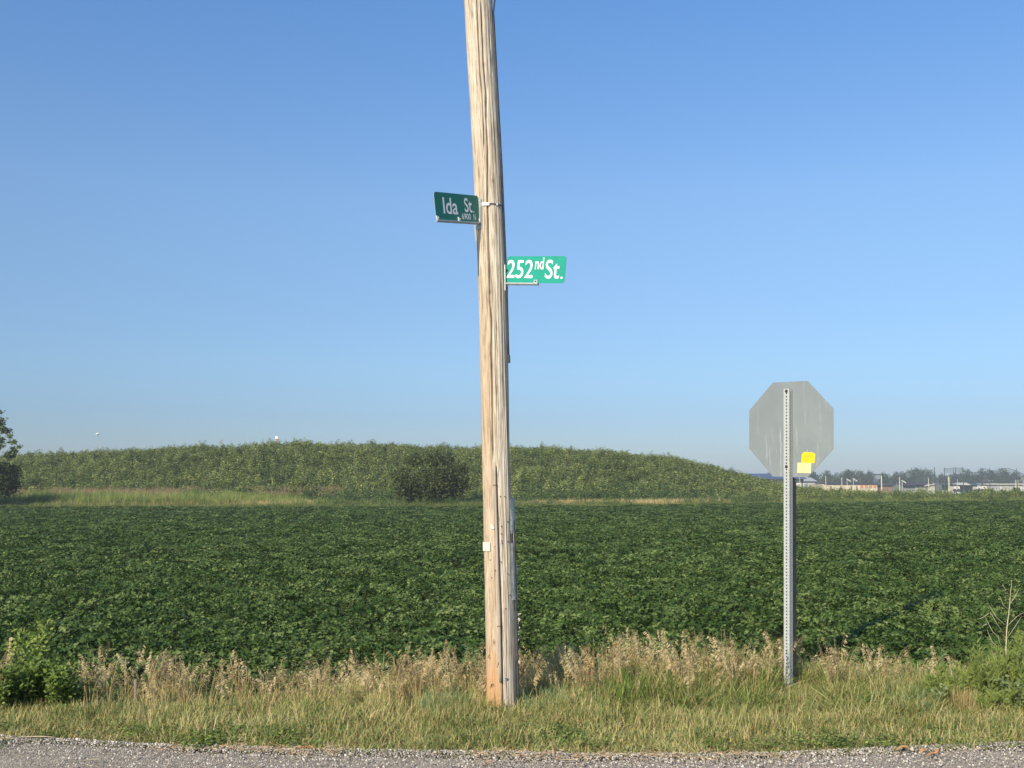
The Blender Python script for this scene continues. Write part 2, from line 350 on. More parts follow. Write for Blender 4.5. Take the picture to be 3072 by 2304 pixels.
# plant pieces
UP = Vector((0, 0, 1))
def leaflet(mb, b, d, nrm, L, W, m=0, fold=.12, simple=False):
    d = d.normalized(); s = d.cross(nrm).normalized(); nn = s.cross(d).normalized()
    if simple:
        mb.add([b, b + d * L * .45 + s * W / 2, b + d * L, b + d * L * .45 - s * W / 2], [(0, 1, 2, 3)], m); return
    c1 = b + d * L * .35; c2 = b + d * L * .72; up = nn * W * fold
    P = [b, c1, c2, b + d * L - nn * L * .10, c1 + s * W * .5 + up, c2 + s * W * .36 + up * .6 - nn * L * .05, c1 - s * W * .5 + up, c2 - s * W * .36 + up * .6 - nn * L * .05]
    mb.add(P, [(0, 1, 4), (1, 2, 5, 4), (2, 3, 5), (0, 6, 1), (1, 6, 7, 2), (2, 7, 3)], m)
def blade(mb, b, az, lean, L, W, curve, m=0, segs=4):
    """grass blade bending over as it rises"""
    h = Vector((math.cos(az), math.sin(az), 0)); side = Vector((-h.y, h.x, 0)); a = lean; p = Vector(b); P = []
    if random.random() < .5:
        q = rnd(-1, 1); side = (side + h * q).normalized()
    for i in range(segs + 1):
        wv = W * (1 - (i / segs) ** 1.6) * .5 + .0004
        P += [p - side * wv, p + side * wv]
        p = p + (h * math.sin(a) + UP * math.cos(a)) * (L / segs); a += curve / segs
    mb.add(P, [(2 * i, 2 * i + 1, 2 * i + 3, 2 * i + 2) for i in range(segs)], m)
def randdir(el_lo, el_hi):
    a = rnd(0, 6.283); e = rnd(el_lo, el_hi); return Vector((math.cos(a) * math.cos(e), math.sin(a) * math.cos(e), math.sin(e)))

def soy_plant(seed, n=29, leaf=.066, rad=.22, top=.72):
    random.seed(seed); mb = MB()
    for i in range(n):
        a = rnd(0, 6.283); r = rad * math.sqrt(random.random()); hgt = top * rnd(.82, 1.03) - r * .3 - (rnd(.1, .3) if i % 3 == 0 else 0)
        c = Vector((math.cos(a) * r, math.sin(a) * r, hgt)); base = Vector((c.x * .25, c.y * .25, hgt * .55))
        s = .0022; mb.add([base, base + Vector((s, 0, 0)), c, c - Vector((s, 0, 0))], [(0, 1, 2, 3)], 1)
        out = Vector((math.cos(a + rnd(-.9, .9)), math.sin(a + rnd(-.9, .9)), rnd(-.35, .25))).normalized()
        nm = (UP * .7 + sd * rnd(.1, 1.0) + randdir(-1, 1) * .65).normalized()
        out = (out - nm * out.dot(nm)).normalized()
        for q, k in ((0, 1.0), (1.25, .88), (-1.25, .88)):
            dq = Matrix.Rotation(q, 3, nm) @ out; L = leaf * k * rnd(.8, 1.2)
            n2 = (nm + randdir(-1, 1) * .4).normalized()
            leaflet(mb, c + dq * .008, dq, n2, L, L * .78, 0, .2)
    return mb.mesh('soybean_plant', [M['soy'], M['soystem']])
soyK = [soy_plant(100 + i) for i in range(9)]
def crop_start(x): return slope0(x) + 2.75
def soy_zone(ya, yb, dens):
    n = int((yb - ya) * (1.14 * yb + 12) * dens); y = rng.uniform(ya, yb, n); x = rng.uniform(-.57, .57, n) * (yb + 10)
    k = (np.abs(x) < .54 * y + 4) & (y > crop_start(x)); return x[k], y[k]
Z = [soy_zone(10, 30, 13), soy_zone(30, 62, 6.5), soy_zone(62, 145, 3.2)]
sc_ = np.concatenate([np.full(len(q[0]), f_) for q, f_ in zip(Z, (1.0, 1.3, 1.75))]); x = np.concatenate([q[0] for q in Z]); y = np.concatenate([q[1] for q in Z])
k = y < edgeY(x) - rng.uniform(0, 1.0, len(x)); x, y, sc_ = x[k], y[k], sc_[k]
sc_ = sc_ * rng.uniform(.88, 1.12, len(x))
row = .5 + .5 * np.cos((y * .97 + x * .24) / .76 * 6.283)
hz_ = (.93 + .05 * row + .13 * (vnoise(x * .8, y * .5, 9) - .5) + .10 * (vnoise(x * .22, y * .12, 10) - .5)) * rng.uniform(.95, 1.04, len(x))
edge_drop = np.clip((y - crop_start(x)) / .8, 0, 1)
scat('soybean_field', x, y, soyK, sc_, hz_ * (.88 + .12 * edge_drop), .06, label='dense dark green soybean crop filling the field')
print('soy', len(x))

# mound weeds: tall leafy clumps
def weed_clump(seed, n=150, h=1.5, leaf=.15, mat='weed', rad=.42, spire=True):
    random.seed(seed); mb = MB(); st = [(rnd(-.25, .25), rnd(-.25, .25), rnd(.7, 1.0)) for _ in range(4)]
    for sx, sy, sh in st: mb.tube([(sx * .6, sy * .6, 0), (sx, sy, h * sh)], [.012, .004], 3, 1, False)
    for i in range(n):
        sx, sy, sh = random.choice(st); q = random.random() ** .6; z = h * sh * q
        r = rad * (1 - q) ** .55 * rnd(.3, 1) * .8 + .02; a = rnd(0, 6.283)
        b = Vector((sx + math.cos(a) * r, sy + math.sin(a) * r, z)); d = Vector((math.cos(a), math.sin(a), rnd(-.6, .3)))
        nm = (UP * .6 + sd * .5 + randdir(-1, 1) * .7).normalized(); L = leaf * rnd(.6, 1.3) * (1.1 - .5 * q)
        leaflet(mb, b, d, nm, L, L * .55, 0, simple=True)
    return mb.mesh('weed_clump', [M[mat], M['soystem']])
wk = [weed_clump(200 + i, 110, 2.0 * rnd(.85, 1.1), .30, 'weed', .45) for i in range(9)]
n = 16500; x = rng.uniform(-98, 64, n); y = rng.uniform(108, YR + 12, n)
k = (y > edgeY(x) + 13 + 5 * (vnoise(x * .1, x * 0, 4) - .3) + np.clip(-(x + 25) * .4, 0, 7)) & (np.abs(x) < .56 * y); x, y = x[k], y[k]
hh = .60 + .55 * vnoise(x * .35, y * .35, 12) + .25 * (vnoise(x * 1.2, y * 1.2, 13) - .5) + np.where(rng.random(len(x)) < .03, .25, 0)
scat('mound_weeds', x, y, wk, rng.uniform(.8, 1.2, len(x)), hh * (1 - .3 * np.clip((x - 34) / 12, 0, 1)), .1, label='rank green weeds covering the long low mound')
print('weeds', len(x))
wk2 = [weed_clump(220 + i, 130, 2.3, .26, 'weed', .6) for i in range(5)]
n = 4200; x = rng.uniform(22, 104, n); y = rng.uniform(118, 185, n); k = (y > edgeY(x) + 6) & (x > 22 + (y - 118) * .1); x, y = x[k], y[k]
scat('weed_belt', x, y, wk2, rng.uniform(.8, 1.2, len(x)), (.70 + .45 * vnoise(x * .2, y * .14, 14)) * np.interp(x, [22, 40, 52, 92], [.8, .95, .92, .95]) * rng.uniform(.85, 1.12, len(x)), .1, label='belt of mixed weeds beyond the crop at the right')
# broad-leaved darker weeds at the foot, right of the round bush
fk = [weed_clump(230 + i, 130, 1.9, .32, 'leafdark', .7) for i in range(4)]
n = 1300; x = rng.uniform(-36, 40, n); y = edgeY(x) + rng.uniform(9, 24, n)
k = (vnoise(x * .14, y * .2, 20) > .55) | ((x > 1.5) & (x < 24) & (vnoise(x * .25, y * .3, 21) > .35)); x, y = x[k], y[k]
scat('foot_weeds', x, y, fk, rng.uniform(.7, 1.2, len(x)), rng.uniform(.7, 1.15, len(x)), .1, label='broad leaved dark weeds along the foot of the mound')
# strips of grass between field and mound
def grass_tuft(seed, n, L, W, mat, rad=.25, curve=(.2, 1.0), lean=.35, segs=3, mixed=None, frac=.5):
    random.seed(seed); mb = MB()
    for i in range(n):
        a = rnd(0, 6.283); r = rad * math.sqrt(random.random())
        blade(mb, (math.cos(a) * r, math.sin(a) * r, 0), rnd(0, 6.283), rnd(0, lean), L * rnd(.55, 1.1), W * rnd(.7, 1.2), rnd(*curve), 1 if (mixed and random.random() < frac) else 0, segs)
    return mb.mesh('grass_tuft', [M[mat]] + ([M[mixed]] if mixed else []))
gk = [grass_tuft(300 + i, 80, 1.7, .05, 'ltgreen', .65) for i in range(4)]
n = 7500; x = rng.uniform(-74, 80, n); y = edgeY(x) + rng.uniform(5, 17, n)
dens = np.interp(x, [-74, -46, -30, -15, 0, 30, 78], [1, 1, .7, .4, .35, .45, .6]) * (.3 + 1.1 * (vnoise(x * .2, y * .3, 32) > .35)); k = rng.random(n) < dens; x, y = x[k], y[k]
scat('tall_green_grass', x, y, gk, rng.uniform(.7, 1.1, len(x)), np.interp(x, [-60, -31, -20, 0, 78], [1.15, 1.1, .75, .6, .7]) * rng.uniform(.65, 1.15, len(x)), .1, label='bright green tall grass below the mound')
lk = [grass_tuft(310 + i, 80, .95, .045, 'low', .65, (.3, 1.4), .6) for i in range(4)]
n = 9500; x = rng.uniform(-74, 84, n); y = edgeY(x) + rng.uniform(-.2, 8, n)
scat('dry_grass_strip', x, y, lk, rng.uniform(.7, 1.1, n), rng.uniform(.6, 1.15, n) * (.7 + .6 * vnoise(x * .2, y * .3, 31)), .12, label='short yellowish grass strip beyond the crop')
tk = [grass_tuft(320 + i, 80, 1.15, .045, 'tan', .65, (.2, 1.1), .5) for i in range(3)]
n = 5200; x = rng.uniform(-68, 78, n); y = edgeY(x) + rng.uniform(4.5, 10, n)
k = vnoise(x * .09 + 3.3, y * .12, 33) > .60; x, y = x[k], y[k]
scat('tan_grass_patches', x, y, tk, rng.uniform(.7, 1.1, len(x)), rng.uniform(.7, 1.15, len(x)), .12, label='patches of dead tan grass below the mound')
pk = [grass_tuft(330 + i, 70, 1.6, .045, 'pink', .65, (.2, .8), .3) for i in range(3)]
n = 1900; x = rng.uniform(-70, -20, n); y = edgeY(x) + rng.uniform(16, 22, n); k = vnoise(x * .2, y * .2, 35) > .33; x, y = x[k], y[k]
scat('seeding_grass', x, y, pk, rng.uniform(.7, 1.1, len(x)), rng.uniform(.85, 1.15, len(x)), .1, label='pinkish seeding grass band at the mound foot')
sk = [weed_clump(340 + i, 120, 1.7, .2, 'leafdark', .6) for i in range(4)]
n = 3000; x = rng.uniform(-70, 84, n); y = edgeY(x) + rng.uniform(2, 13, n); k = vnoise(x * .13 + 9, y * .13, 36) > np.where(x < -30, .62, .45); x, y = x[k], y[k]
scat('low_shrubby_weeds', x, y, sk, rng.uniform(.6, 1.1, len(x)), rng.uniform(.45, 1.0, len(x)), .1, label='low shrubby weeds along the far edge of the crop')

# ------------------------------------------------------------------ bush and trees
def crown_mesh(name, blobs, nleaf, leaf, mat, shell=.55, seed=0, flat=.4, edge=1.0):
    random.seed(seed); mb = MB(); vol = [b[3] ** 2 for b in blobs]
    for i in range(nleaf):
        cx, cy, cz, r = random.choices(blobs, vol)[0]; d = randdir(-1.4, 1.4)
        d = Vector((random.gauss(0, 1), random.gauss(0, 1), random.gauss(0, 1))).normalized()
        rr = r * (shell + (1 - shell) * random.random() ** .7) * edge * (1 + .12 * random.gauss(0, 1))
        b = Vector((cx, cy, cz)) + Vector((d.x, d.y, d.z * .85)) * rr
        nm = (d * .5 + UP * flat + randdir(-1.5, 1.5) * .8).normalized(); L = leaf * rnd(.6, 1.3)
        dd = randdir(-1, .8); leaflet(mb, b, dd - nm * dd.dot(nm) * .8, nm, L, L * .6, 0, simple=True)
    return mb.mesh(name, [mat])
def limbs(mb, base, tips, r0, m=0, n=6):
    for tp in tips:
        tp = Vector(tp); b = Vector(base); mid = b.lerp(tp, .45) + Vector((rnd(-.2, .2), rnd(-.2, .2), rnd(.0, .25))) * (tp - b).length * .4
        mb.tube([b, mid, tp], [r0, r0 * .6, r0 * .15], n, m)

BY = 71 * K; bx_ = xat(1296, BY); bz = float(gz(bx_, BY))
bush = thing('round_bush', (bx_, BY, bz - .3), 'large round dark green bush at the foot of the mound, left of the utility pole', 'bush')
random.seed(41)
blobs = [(rnd(-1.7, 1.7), rnd(-1.2, 1.2), rnd(1.3, 3.0), rnd(.75, 1.15)) for _ in range(15)] + [(-1.2, 0, 3.55, .75), (.1, -.3, 3.75, .75), (1.0, 0, 3.6, .7), (-2.1, 0, 2.6, .7), (2.1, -.2, 2.0, .75), (2.0, .3, 3.0, .6)]
put('crown', crown_mesh('bush_crown', blobs, 15000, .17, M['bush'], .35, 42), bush)
mb = MB(); limbs(mb, (0, 0, -.1), [(b[0] * .9, b[1] * .9, b[2]) for b in blobs[:12]], .07)
put('trunk', mb.mesh('bush_trunk', [M['bark']], True), bush)
bush.scale = (K, K, K)

TY = 67 * K; tx = xat(-46, TY); tz = float(gz(tx, TY))
tree = thing('field_edge_tree', (tx, TY, tz), 'small tree with airy top and dark lower foliage, cut by the left border', 'tree')
random.seed(51)
low = [(rnd(-1.9, 1.5), rnd(-1.3, 1.3), rnd(1.6, 3.0), rnd(.6, 1.0)) for _ in range(13)] + [(1.6, -.2, 2.2, .7), (1.2, 0, 2.9, .7), (1.9, .1, 2.9, .45)]
put('crown', crown_mesh('tree_low_crown', low, 9000, .16, M['bush'], .3, 52), tree)
hi = []
for i in range(60):
    a = rnd(0, 6.283); r = rnd(.2, 1.95); z = rnd(3.2, 6.9); r *= max(.2, 1 - (z - 3.2) / 5.2); hi.append((math.cos(a) * r + .3, math.sin(a) * r, z, rnd(.16, .34)))
hi += [(1.9, 0, 4.7, .22), (2.25, 0, 4.4, .2), (1.6, 0, 5.1, .22), (1.2, -.2, 5.7, .2), (2.0, 0, 4.1, .25), (1.7, 0, 3.8, .3), (.8, 0, 6.2, .2)]
put('crown', crown_mesh('tree_high_crown', hi, 5600, .15, M['treeleaf'], .1, 53), tree)
mb = MB(); limbs(mb, (.2, 0, 1.4), [(b[0], b[1], b[2]) for b in hi[::3]], .05, 0, 5); mb.tube([(0, 0, -.2), (.1, 0, .9), (.2, 0, 1.6)], [.15, .12, .09], 8)
put('trunk', mb.mesh('tree_trunk', [M['bark']], True), tree)
for a, b_ in (((1.0, -.9, 1.15), (1.35, -1, .05)), ((.9, -.9, 1.0), (1.95, -1.1, .15)), ((.7, -.9, .9), (.75, -1, 0)), ((.2, -.9, 1.0), (.55, -1.1, .1))):
    mb = MB(); a = Vector(a); b_ = Vector(b_); mb.tube([a, a.lerp(b_, .5) + Vector((.08, 0, .08)), b_], [.04, .05, .025], 6); put('branch', mb.mesh('bare_branch', [M['palebark']], True), tree)

tree.scale = (K, K, K * .95)
ly = 96 * K; lx = xat(3022, ly); lb = thing('low_bush', (lx, ly, float(gz(lx, ly))), 'wide low bright green bush behind the crop at the right border', 'bush')
random.seed(57); bl = [(rnd(-3.6, 3.6), rnd(-1, 1), rnd(.6, 1.6), rnd(.6, .95)) for _ in range(18)]
put('crown', crown_mesh('low_bush_crown', bl, 7000, .26, M['leafdark'], .35, 58), lb)
mb = MB(); limbs(mb, (0, 0, -.1), [(b[0] * .9, b[1], b[2]) for b in bl[:8]], .05); put('trunk', mb.mesh('low_bush_trunk', [M['bark']], True), lb)
# distant trees, each a thing with crown and trunk
random.seed(61); crownK = []
for i in range(6):
    bl = [(rnd(-.55, .55), rnd(-.4, .4), rnd(.35, .78), rnd(.2, .32)) for _ in range(11)] + [(0, 0, .82, .2)]
    crownK.append(crown_mesh('far_crown', bl, 1500, .095, M['fartree'], .6, 62 + i))
mb = MB(); mb.tube([(0, 0, -.03), (0, 0, .5)], [.035, .02], 6); trunkK = mb.mesh('far_trunk', [M['bark']])
FT = [(2163, 1407, 40, 'round'), (2196, 1401, 34, 'round'), (2238, 1419, 60, 'low'), (2285, 1420, 55, 'low'), (2318, 1412, 50, 'round'), (2360, 1414, 56, 'x'), (2400, 1409, 56, 'x'), (2438, 1407, 60, 'x'), (2478, 1410, 50, 'x'), (2510, 1415, 48, 'x'), (2546, 1409, 60, 'x'), (2582, 1411, 50, 'x'), (2608, 1409, 52, 'x'), (2652, 1416, 50, 'x'), (2690, 1413, 52, 'x'), (2724, 1408, 50, 'x'), (2752, 1404, 58, 'x'), (2788, 1409, 46, 'x'), (2826, 1418, 48, 'x'), (2864, 1417, 52, 'x'), (2905, 1405, 56, 'x'), (2940, 1406, 50, 'x'), (2976, 1412, 50, 'x'), (3014, 1404, 56, 'x'), (3046, 1410, 50, 'x'), (3088, 1422, 50, 'x'), (3140, 1410, 60, 'x')]
where = ['just right of the mound slope, leftmost of the far trees', 'over the right end of the mound ridge', 'above the left end of the blue roof', 'above the middle of the blue roof', 'above the right part of the blue roof', 'hidden partly by the left foot of the stop sign', 'behind the stop sign post', 'directly above the grey gabled shed', 'right of the grey gabled shed', 'above the left end of the long white building', 'above the middle of the long white building', 'above the red striped wall', 'left of the grey raised tank', 'right of the grey raised tank', 'above the brown low wall', 'left of the highest far tree', 'highest of the far trees, above the dark roofed house', 'above the white gable of the dark roofed house', 'low tree under the first net pole', 'behind the two net panels', 'right of the net panels', 'behind the paired net poles', 'between the net and its peak', 'behind the peak of the net', 'right of the peak of the net', 'cut by the right border', 'beyond the right border']
for i, (px, py, wd, kd) in enumerate(FT):
    Y = 560 + (i * 37) % 90; b = at(px, HOR, Y); h = (HOR - py) / F * Y + CAMZ - GZ; ww = wd / F * Y * .62
    o = thing('far_tree', (b.x, Y, GZ), 'distant rounded tree ' + where[i], 'tree', 'distant trees along the horizon', rnd(0, 6))
    c = put('crown', crownK[i % 6], o); c.scale = (ww, ww, h)
    q = put('trunk', trunkK, o); q.scale = (ww, ww, h)
random.seed(66)
bl = [(rnd(-1, 1), rnd(-.3, .3), rnd(.1, .6), rnd(.12, .2)) for _ in range(20)]
wood = crown_mesh('understorey', bl, 1600, .07, M['fartree'], .5, 70)
n = 46; x = np.linspace(xat(2120, 690), xat(3400, 690), n); y = 690 + rng.uniform(-25, 25, n)
scat('far_woodland', x, y, [wood], rng.uniform(10, 14, n), rng.uniform(8.5, 11, n), 0, z=np.full(n, GZ), label='continuous far belt of trees on the horizon')

# ------------------------------------------------------------------ far buildings and yard
YB = 262.0
FM = {k: plain('far_' + k, c, .7, 0, v, s) for k, c, v, s in (('blue_roof', (.07, .11, .19), .1, .5), ('white_wall', (.54, .52, .46), .08, .5), ('cream_wall', (.52, .46, .34), .12, .4), ('grey_metal', (.36, .36, .35), .1, .5), ('red_wall', (.42, .20, .13), .15, .8), ('brown', (.20, .14, .11), .2, .6), ('dark_roof', (.06, .055, .065), .2, .5), ('teal', (.05, .11, .12), .1, .5), ('post', (.52, .47, .36), .1, 2), ('glass', (.05, .07, .09), .2, 1), ('net', (.06, .075, .085), .1, 1))}
def pbox(mb, p0, p1, y0, y1, Y=YB, dep=9, m=0, ground=False):
    a = at(p0, y0, Y); b = at(p1, y1, Y); z0 = GZ - .1 if ground else b.z
    mb.box(((a.x + b.x) / 2, Y + dep / 2, (a.z + z0) / 2), ((b.x - a.x) / 2, dep / 2, (a.z - z0) / 2), m)
def gable(mb, p0, p1, ytop, yeave, Y=YB, dep=9, m=0, along=True, over=.35):
    """pitched roof; ridge along x (along) or running away from the camera"""
    a = at(p0, yeave, Y); b = at(p1, ytop, Y)
    if along:
        P = [(a.x - over, Y - over, a.z), (b.x + over, Y - over, a.z), (b.x + over, Y + dep + over, a.z), (a.x - over, Y + dep + over, a.z), (a.x, Y + dep / 2, b.z), (b.x, Y + dep / 2, b.z)]
        mb.add(P, [(0, 1, 5, 4), (2, 3, 4, 5), (0, 4, 3), (1, 2, 5), (3, 2, 1, 0)], m)
    else:
        c = (a.x + b.x) / 2
        P = [(a.x - over, Y - over, a.z), (b.x + over, Y - over, a.z), (b.x + over, Y + dep, a.z), (a.x - over, Y + dep, a.z), (c, Y - over, b.z), (c, Y + dep, b.z)]
        mb.add(P, [(0, 1, 4), (1, 2, 5, 4), (2, 3, 5), (0, 4, 5, 3), (3, 2, 1, 0)], m)
def part(name, parent, mat, fn):
    mb = MB(); fn(mb); me = mb.mesh(name, [mat]); o = put(name, me, parent)
    if parent is not None: o.matrix_parent_inverse = Matrix.Translation(-parent.location)
    return o
def bld(name, px, label, cat, Y=YB, group=None): return thing(name, (xat(px, Y), Y, GZ), label, cat, group)

b = bld('barn', 2330, 'long low barn, dark blue roof and white walls, behind the stop sign', 'building')
part('wall', b, FM['white_wall'], lambda m_: pbox(m_, 2285, 2412, 1436, 1470, YB, 12, ground=True))
part('roof', b, FM['blue_roof'], lambda m_: gable(m_, 2254, 2416, 1420, 1437, YB - 1, 14))
for q in (2304, 2326, 2348, 2404): part('door', b, FM['glass'], lambda m_: pbox(m_, q, q + 5, 1441, 1470, YB - .06, .1, ground=True))
b = bld('shed', 2430, 'small shed with grey metal gable just right of the stop sign post', 'building', YB + 20)
part('wall', b, FM['grey_metal'], lambda m_: pbox(m_, 2408, 2446, 1444, 1470, YB + 20, 10, ground=True))
part('roof', b, FM['grey_metal'], lambda m_: gable(m_, 2404, 2448, 1432, 1444, YB + 19.8, 10))
b = bld('warehouse', 2540, 'very long cream coloured low warehouse left of the raised tank', 'building')
part('wall', b, FM['cream_wall'], lambda m_: pbox(m_, 2462, 2632, 1453, 1470, YB, 9, ground=True))
part('roof', b, FM['dark_roof'], lambda m_: gable(m_, 2476, 2636, 1448.5, 1452.6, YB, 9))
for q in (2490, 2520, 2552, 2568): part('door', b, FM['brown'], lambda m_: pbox(m_, q, q + 5, 1458, 1470, YB - .06, .1, ground=True))
for k, q in enumerate((2581, 2594, 2607, 2620)): part('panel', b, FM['red_wall'], lambda m_: pbox(m_, q, q + 9, 1454 + k % 2, 1464, YB - .12, .1))
b = bld('annex', 2660, 'low reddish brown annex right of the tan post', 'building', YB + 5)
part('wall', b, FM['brown'], lambda m_: pbox(m_, 2640, 2680, 1457, 1470, YB + 5, 6, ground=True))
part('roof', b, FM['dark_roof'], lambda m_: gable(m_, 2640, 2682, 1454, 1457, YB + 5, 6))
b = bld('raised_tank', 2634, 'grey boxy tank raised on thin legs above the long warehouse', 'tank', YB + 30)
part('tank', b, plain('far_tank', (.20, .22, .25), .6), lambda m_: pbox(m_, 2627, 2641, 1424, 1437, YB + 30, 1.4))
part('lid', b, FM['dark_roof'], lambda m_: pbox(m_, 2626, 2642, 1422, 1424, YB + 29.9, 1.6))
for q in (2628, 2639): part('leg', b, FM['dark_roof'], lambda m_: pbox(m_, q, q + 1.6, 1437, 1470, YB + 30.4, .15, ground=True))
b = bld('house', 2778, 'dark roofed house with white end wall, right of the annex', 'building')
part('wall', b, FM['white_wall'], lambda m_: pbox(m_, 2784, 2806, 1453, 1470, YB, 9, ground=True))
part('wall', b, FM['grey_metal'], lambda m_: pbox(m_, 2746, 2783.5, 1457, 1470, YB + .5, 8, ground=True))
part('roof', b, FM['dark_roof'], lambda m_: gable(m_, 2744, 2808, 1448, 1456, YB, 9))
part('gutter', b, FM['white_wall'], lambda m_: m_.add([at(2772, 1457, YB - .5), at(2772, 1459, YB - .5), at(2806, 1453, YB - .5), at(2806, 1450.5, YB - .5)], [(0, 1, 2, 3)]))
b = bld('pavilion', 2900, 'open pavilion with dark teal roof and white peak under the net panels', 'building')
part('roof', b, FM['teal'], lambda m_: gable(m_, 2896, 2942, 1450, 1455, YB, 8))
part('roof_peak', b, FM['white_wall'], lambda m_: gable(m_, 2884, 2908, 1448, 1455, YB - 1, 6, along=False))
part('wall', b, FM['grey_metal'], lambda m_: pbox(m_, 2850, 2940, 1456, 1470, YB + 3, 5, ground=True))
part('roof', b, FM['dark_roof'], lambda m_: gable(m_, 2846, 2890, 1451.5, 1456, YB + 2, 6))
for k, (p0, p1, y0, wh) in enumerate(((2862, 2880, 1459, 'behind the thick tan post'), (2931, 2944, 1460, 'left of the next trailer, under the paired net poles'), (2945, 2961, 1458, 'right of its neighbour, under the paired net poles'))):
    b = bld('trailer', (p0 + p1) / 2, 'small white parked trailer ' + wh, 'trailer', YB - 30, 'white trailers by the pavilion')
    part('body', b, FM['white_wall'], lambda m_: pbox(m_, p0, p1, y0, 1469, YB - 30, 2.2))
    part('window', b, FM['glass'], lambda m_: pbox(m_, (p0 + p1) / 2 - 2, (p0 + p1) / 2 + 2, y0 + 3, y0 + 6, YB - 30.06, .1))
    for q in (p0 + 3, p1 - 4): part('wheel', b, FM['dark_roof'], lambda m_: m_.tube([at(q, 1471, YB - 30.1), at(q, 1471, YB - 30.1) + Vector((0, .3, 0))], [.35, .35], 10))
b = bld('long_hall', 3020, 'long pale flat roofed hall at the right border', 'building', YB + 10)
part('roof', b, FM['white_wall'], lambda m_: pbox(m_, 2958, 3150, 1451, 1454, YB + 9.5, 12))
part('wall', b, FM['grey_metal'], lambda m_: pbox(m_, 2962, 3146, 1454, 1470, YB + 10, 10, ground=True))
for q in (3000, 3020, 3044, 3060): part('door', b, FM['white_wall'], lambda m_: pbox(m_, q, q + 6, 1459, 1470, YB + 9.94, .1, ground=True))

# posts and lamp standards of the yard
posts = [(2399, 1429, 1.6, 'between the stop sign post and the grey shed'), (2477, 1428, 2.2, 'at the left end of the long warehouse'), (2525, 1433, 2.0, 'in front of the long warehouse'), (2644, 1427, 3.6, 'thick, right beside the raised tank'), (2698, 1431, 3.0, 'between the annex and the dark roofed house'), (2785, 1433, 2.2, 'rising above the dark roofed house'), (2846, 1430, 5.6, 'thickest of all, left of the pavilion'), (2872, 1437, 1.6, 'right of the thickest post'), (2948, 1438, 1.8, 'over the trailers'), (3047, 1440, 3.2, 'in front of the long pale hall'), (3054, 1440, 1.8, 'thin, beside the post before the long hall'), (3069, 1432, 1.8, 'at the right border')]
for px, py, wpx, wh in posts:
    Y = YB - 14; a = at(px, py, Y); r = wpx / F * Y / 2
    mb = MB(); mb.tube([(0, 0, -.1), (0, 0, a.z - GZ)], [r, r * .85], 8)
    tag(put('yard_post', mb.mesh('yard_post', [FM['post']]), None, (a.x, Y, GZ)), 'pale wooden post ' + wh, 'post', 'pale posts in the far yard')
for px, py, wh in ((2541, 1437, 'above the long warehouse'), (2560, 1436, 'above the red panels of the warehouse'), (2706, 1441, 'right of the second pale post after the tank')):
    Y = YB - 5; a = at(px, py, Y); o = thing('yard_lamp', (a.x, Y, GZ), 'small white lamp standard ' + wh, 'lamp', 'lamp standards in the far yard')
    mb = MB(); mb.tube([(0, 0, 0), (0, 0, a.z - GZ)], [.07, .05], 6); put('pole', mb.mesh('lamp_pole', [FM['white_wall']]), o)
    mb = MB(); mb.tube([(-.1, 0, a.z - GZ), (.9, 0, a.z + .70)], [.12, .16], 6); put('lamp_head', mb.mesh('lamp_head', [FM['white_wall']]), o)

# sports net on tall poles
YN = 235.0
net = thing('sports_net', (xat(2900, YN), YN, GZ), 'tall dark ball-stop net hung on thin poles, far right in front of the trees', 'net')
def npart(name, fn, mat=FM['net']): return part(name, net, mat, fn)
for px, py in ((2803, 1401), (2832.5, 1404), (2861, 1402), (2866, 1402), (2888.5, 1401), (2942.5, 1403), (2946, 1405), (2968, 1405), (3049.5, 1406)):
    a = at(px, py, YN); npart('pole', lambda m_: m_.tube([(a.x, YN, GZ), (a.x, YN, a.z)], [.10, .08], 6))
def netpanel(pts_top, pts_bot, nx, ny):
    def f(m_):
        T = [at(p, q, YN + .2) for p, q in pts_top]; B = [at(p, q, YN + .2) for p, q in pts_bot]
        def along(L, s):
            k = s * (len(L) - 1); i = min(int(k), len(L) - 2); return L[i].lerp(L[i + 1], k - i)
        for i in range(nx + 1):
            m_.tube([along(T, i / nx), along(B, i / nx)], [.014, .014], 3, 0, False)
        for j in range(ny + 1):
            P = [along(T, i / 12).lerp(along(B, i / 12), j / ny) for i in range(13)]; m_.tube(P, [.06 if j == 0 else .014] * 13, 3, 0, False)
    return f
npart('net_panel', netpanel([(2832.5, 1405), (2847, 1407), (2861, 1405)], [(2832.5, 1419), (2861, 1419)], 12, 7))
npart('net_panel', netpanel([(2866, 1403), (2877, 1405.5), (2888.5, 1403)], [(2866, 1418), (2888.5, 1418)], 10, 7))
npart('net_panel', netpanel([(2790, 1438), (2840, 1431), (2889, 1421), (2942, 1416), (2968, 1413.5), (3022, 1405)], [(2790, 1464), (3022, 1464)], 60, 18))
npart('net_panel', netpanel([(2946, 1405), (2968, 1410.5), (2985, 1414), (3049, 1420)], [(2946, 1440), (3049, 1440)], 30, 10))
npart('net_panel', netpanel([(3022, 1405), (3049, 1413), (3090, 1432)], [(3022, 1462), (3090, 1462)], 20, 16))

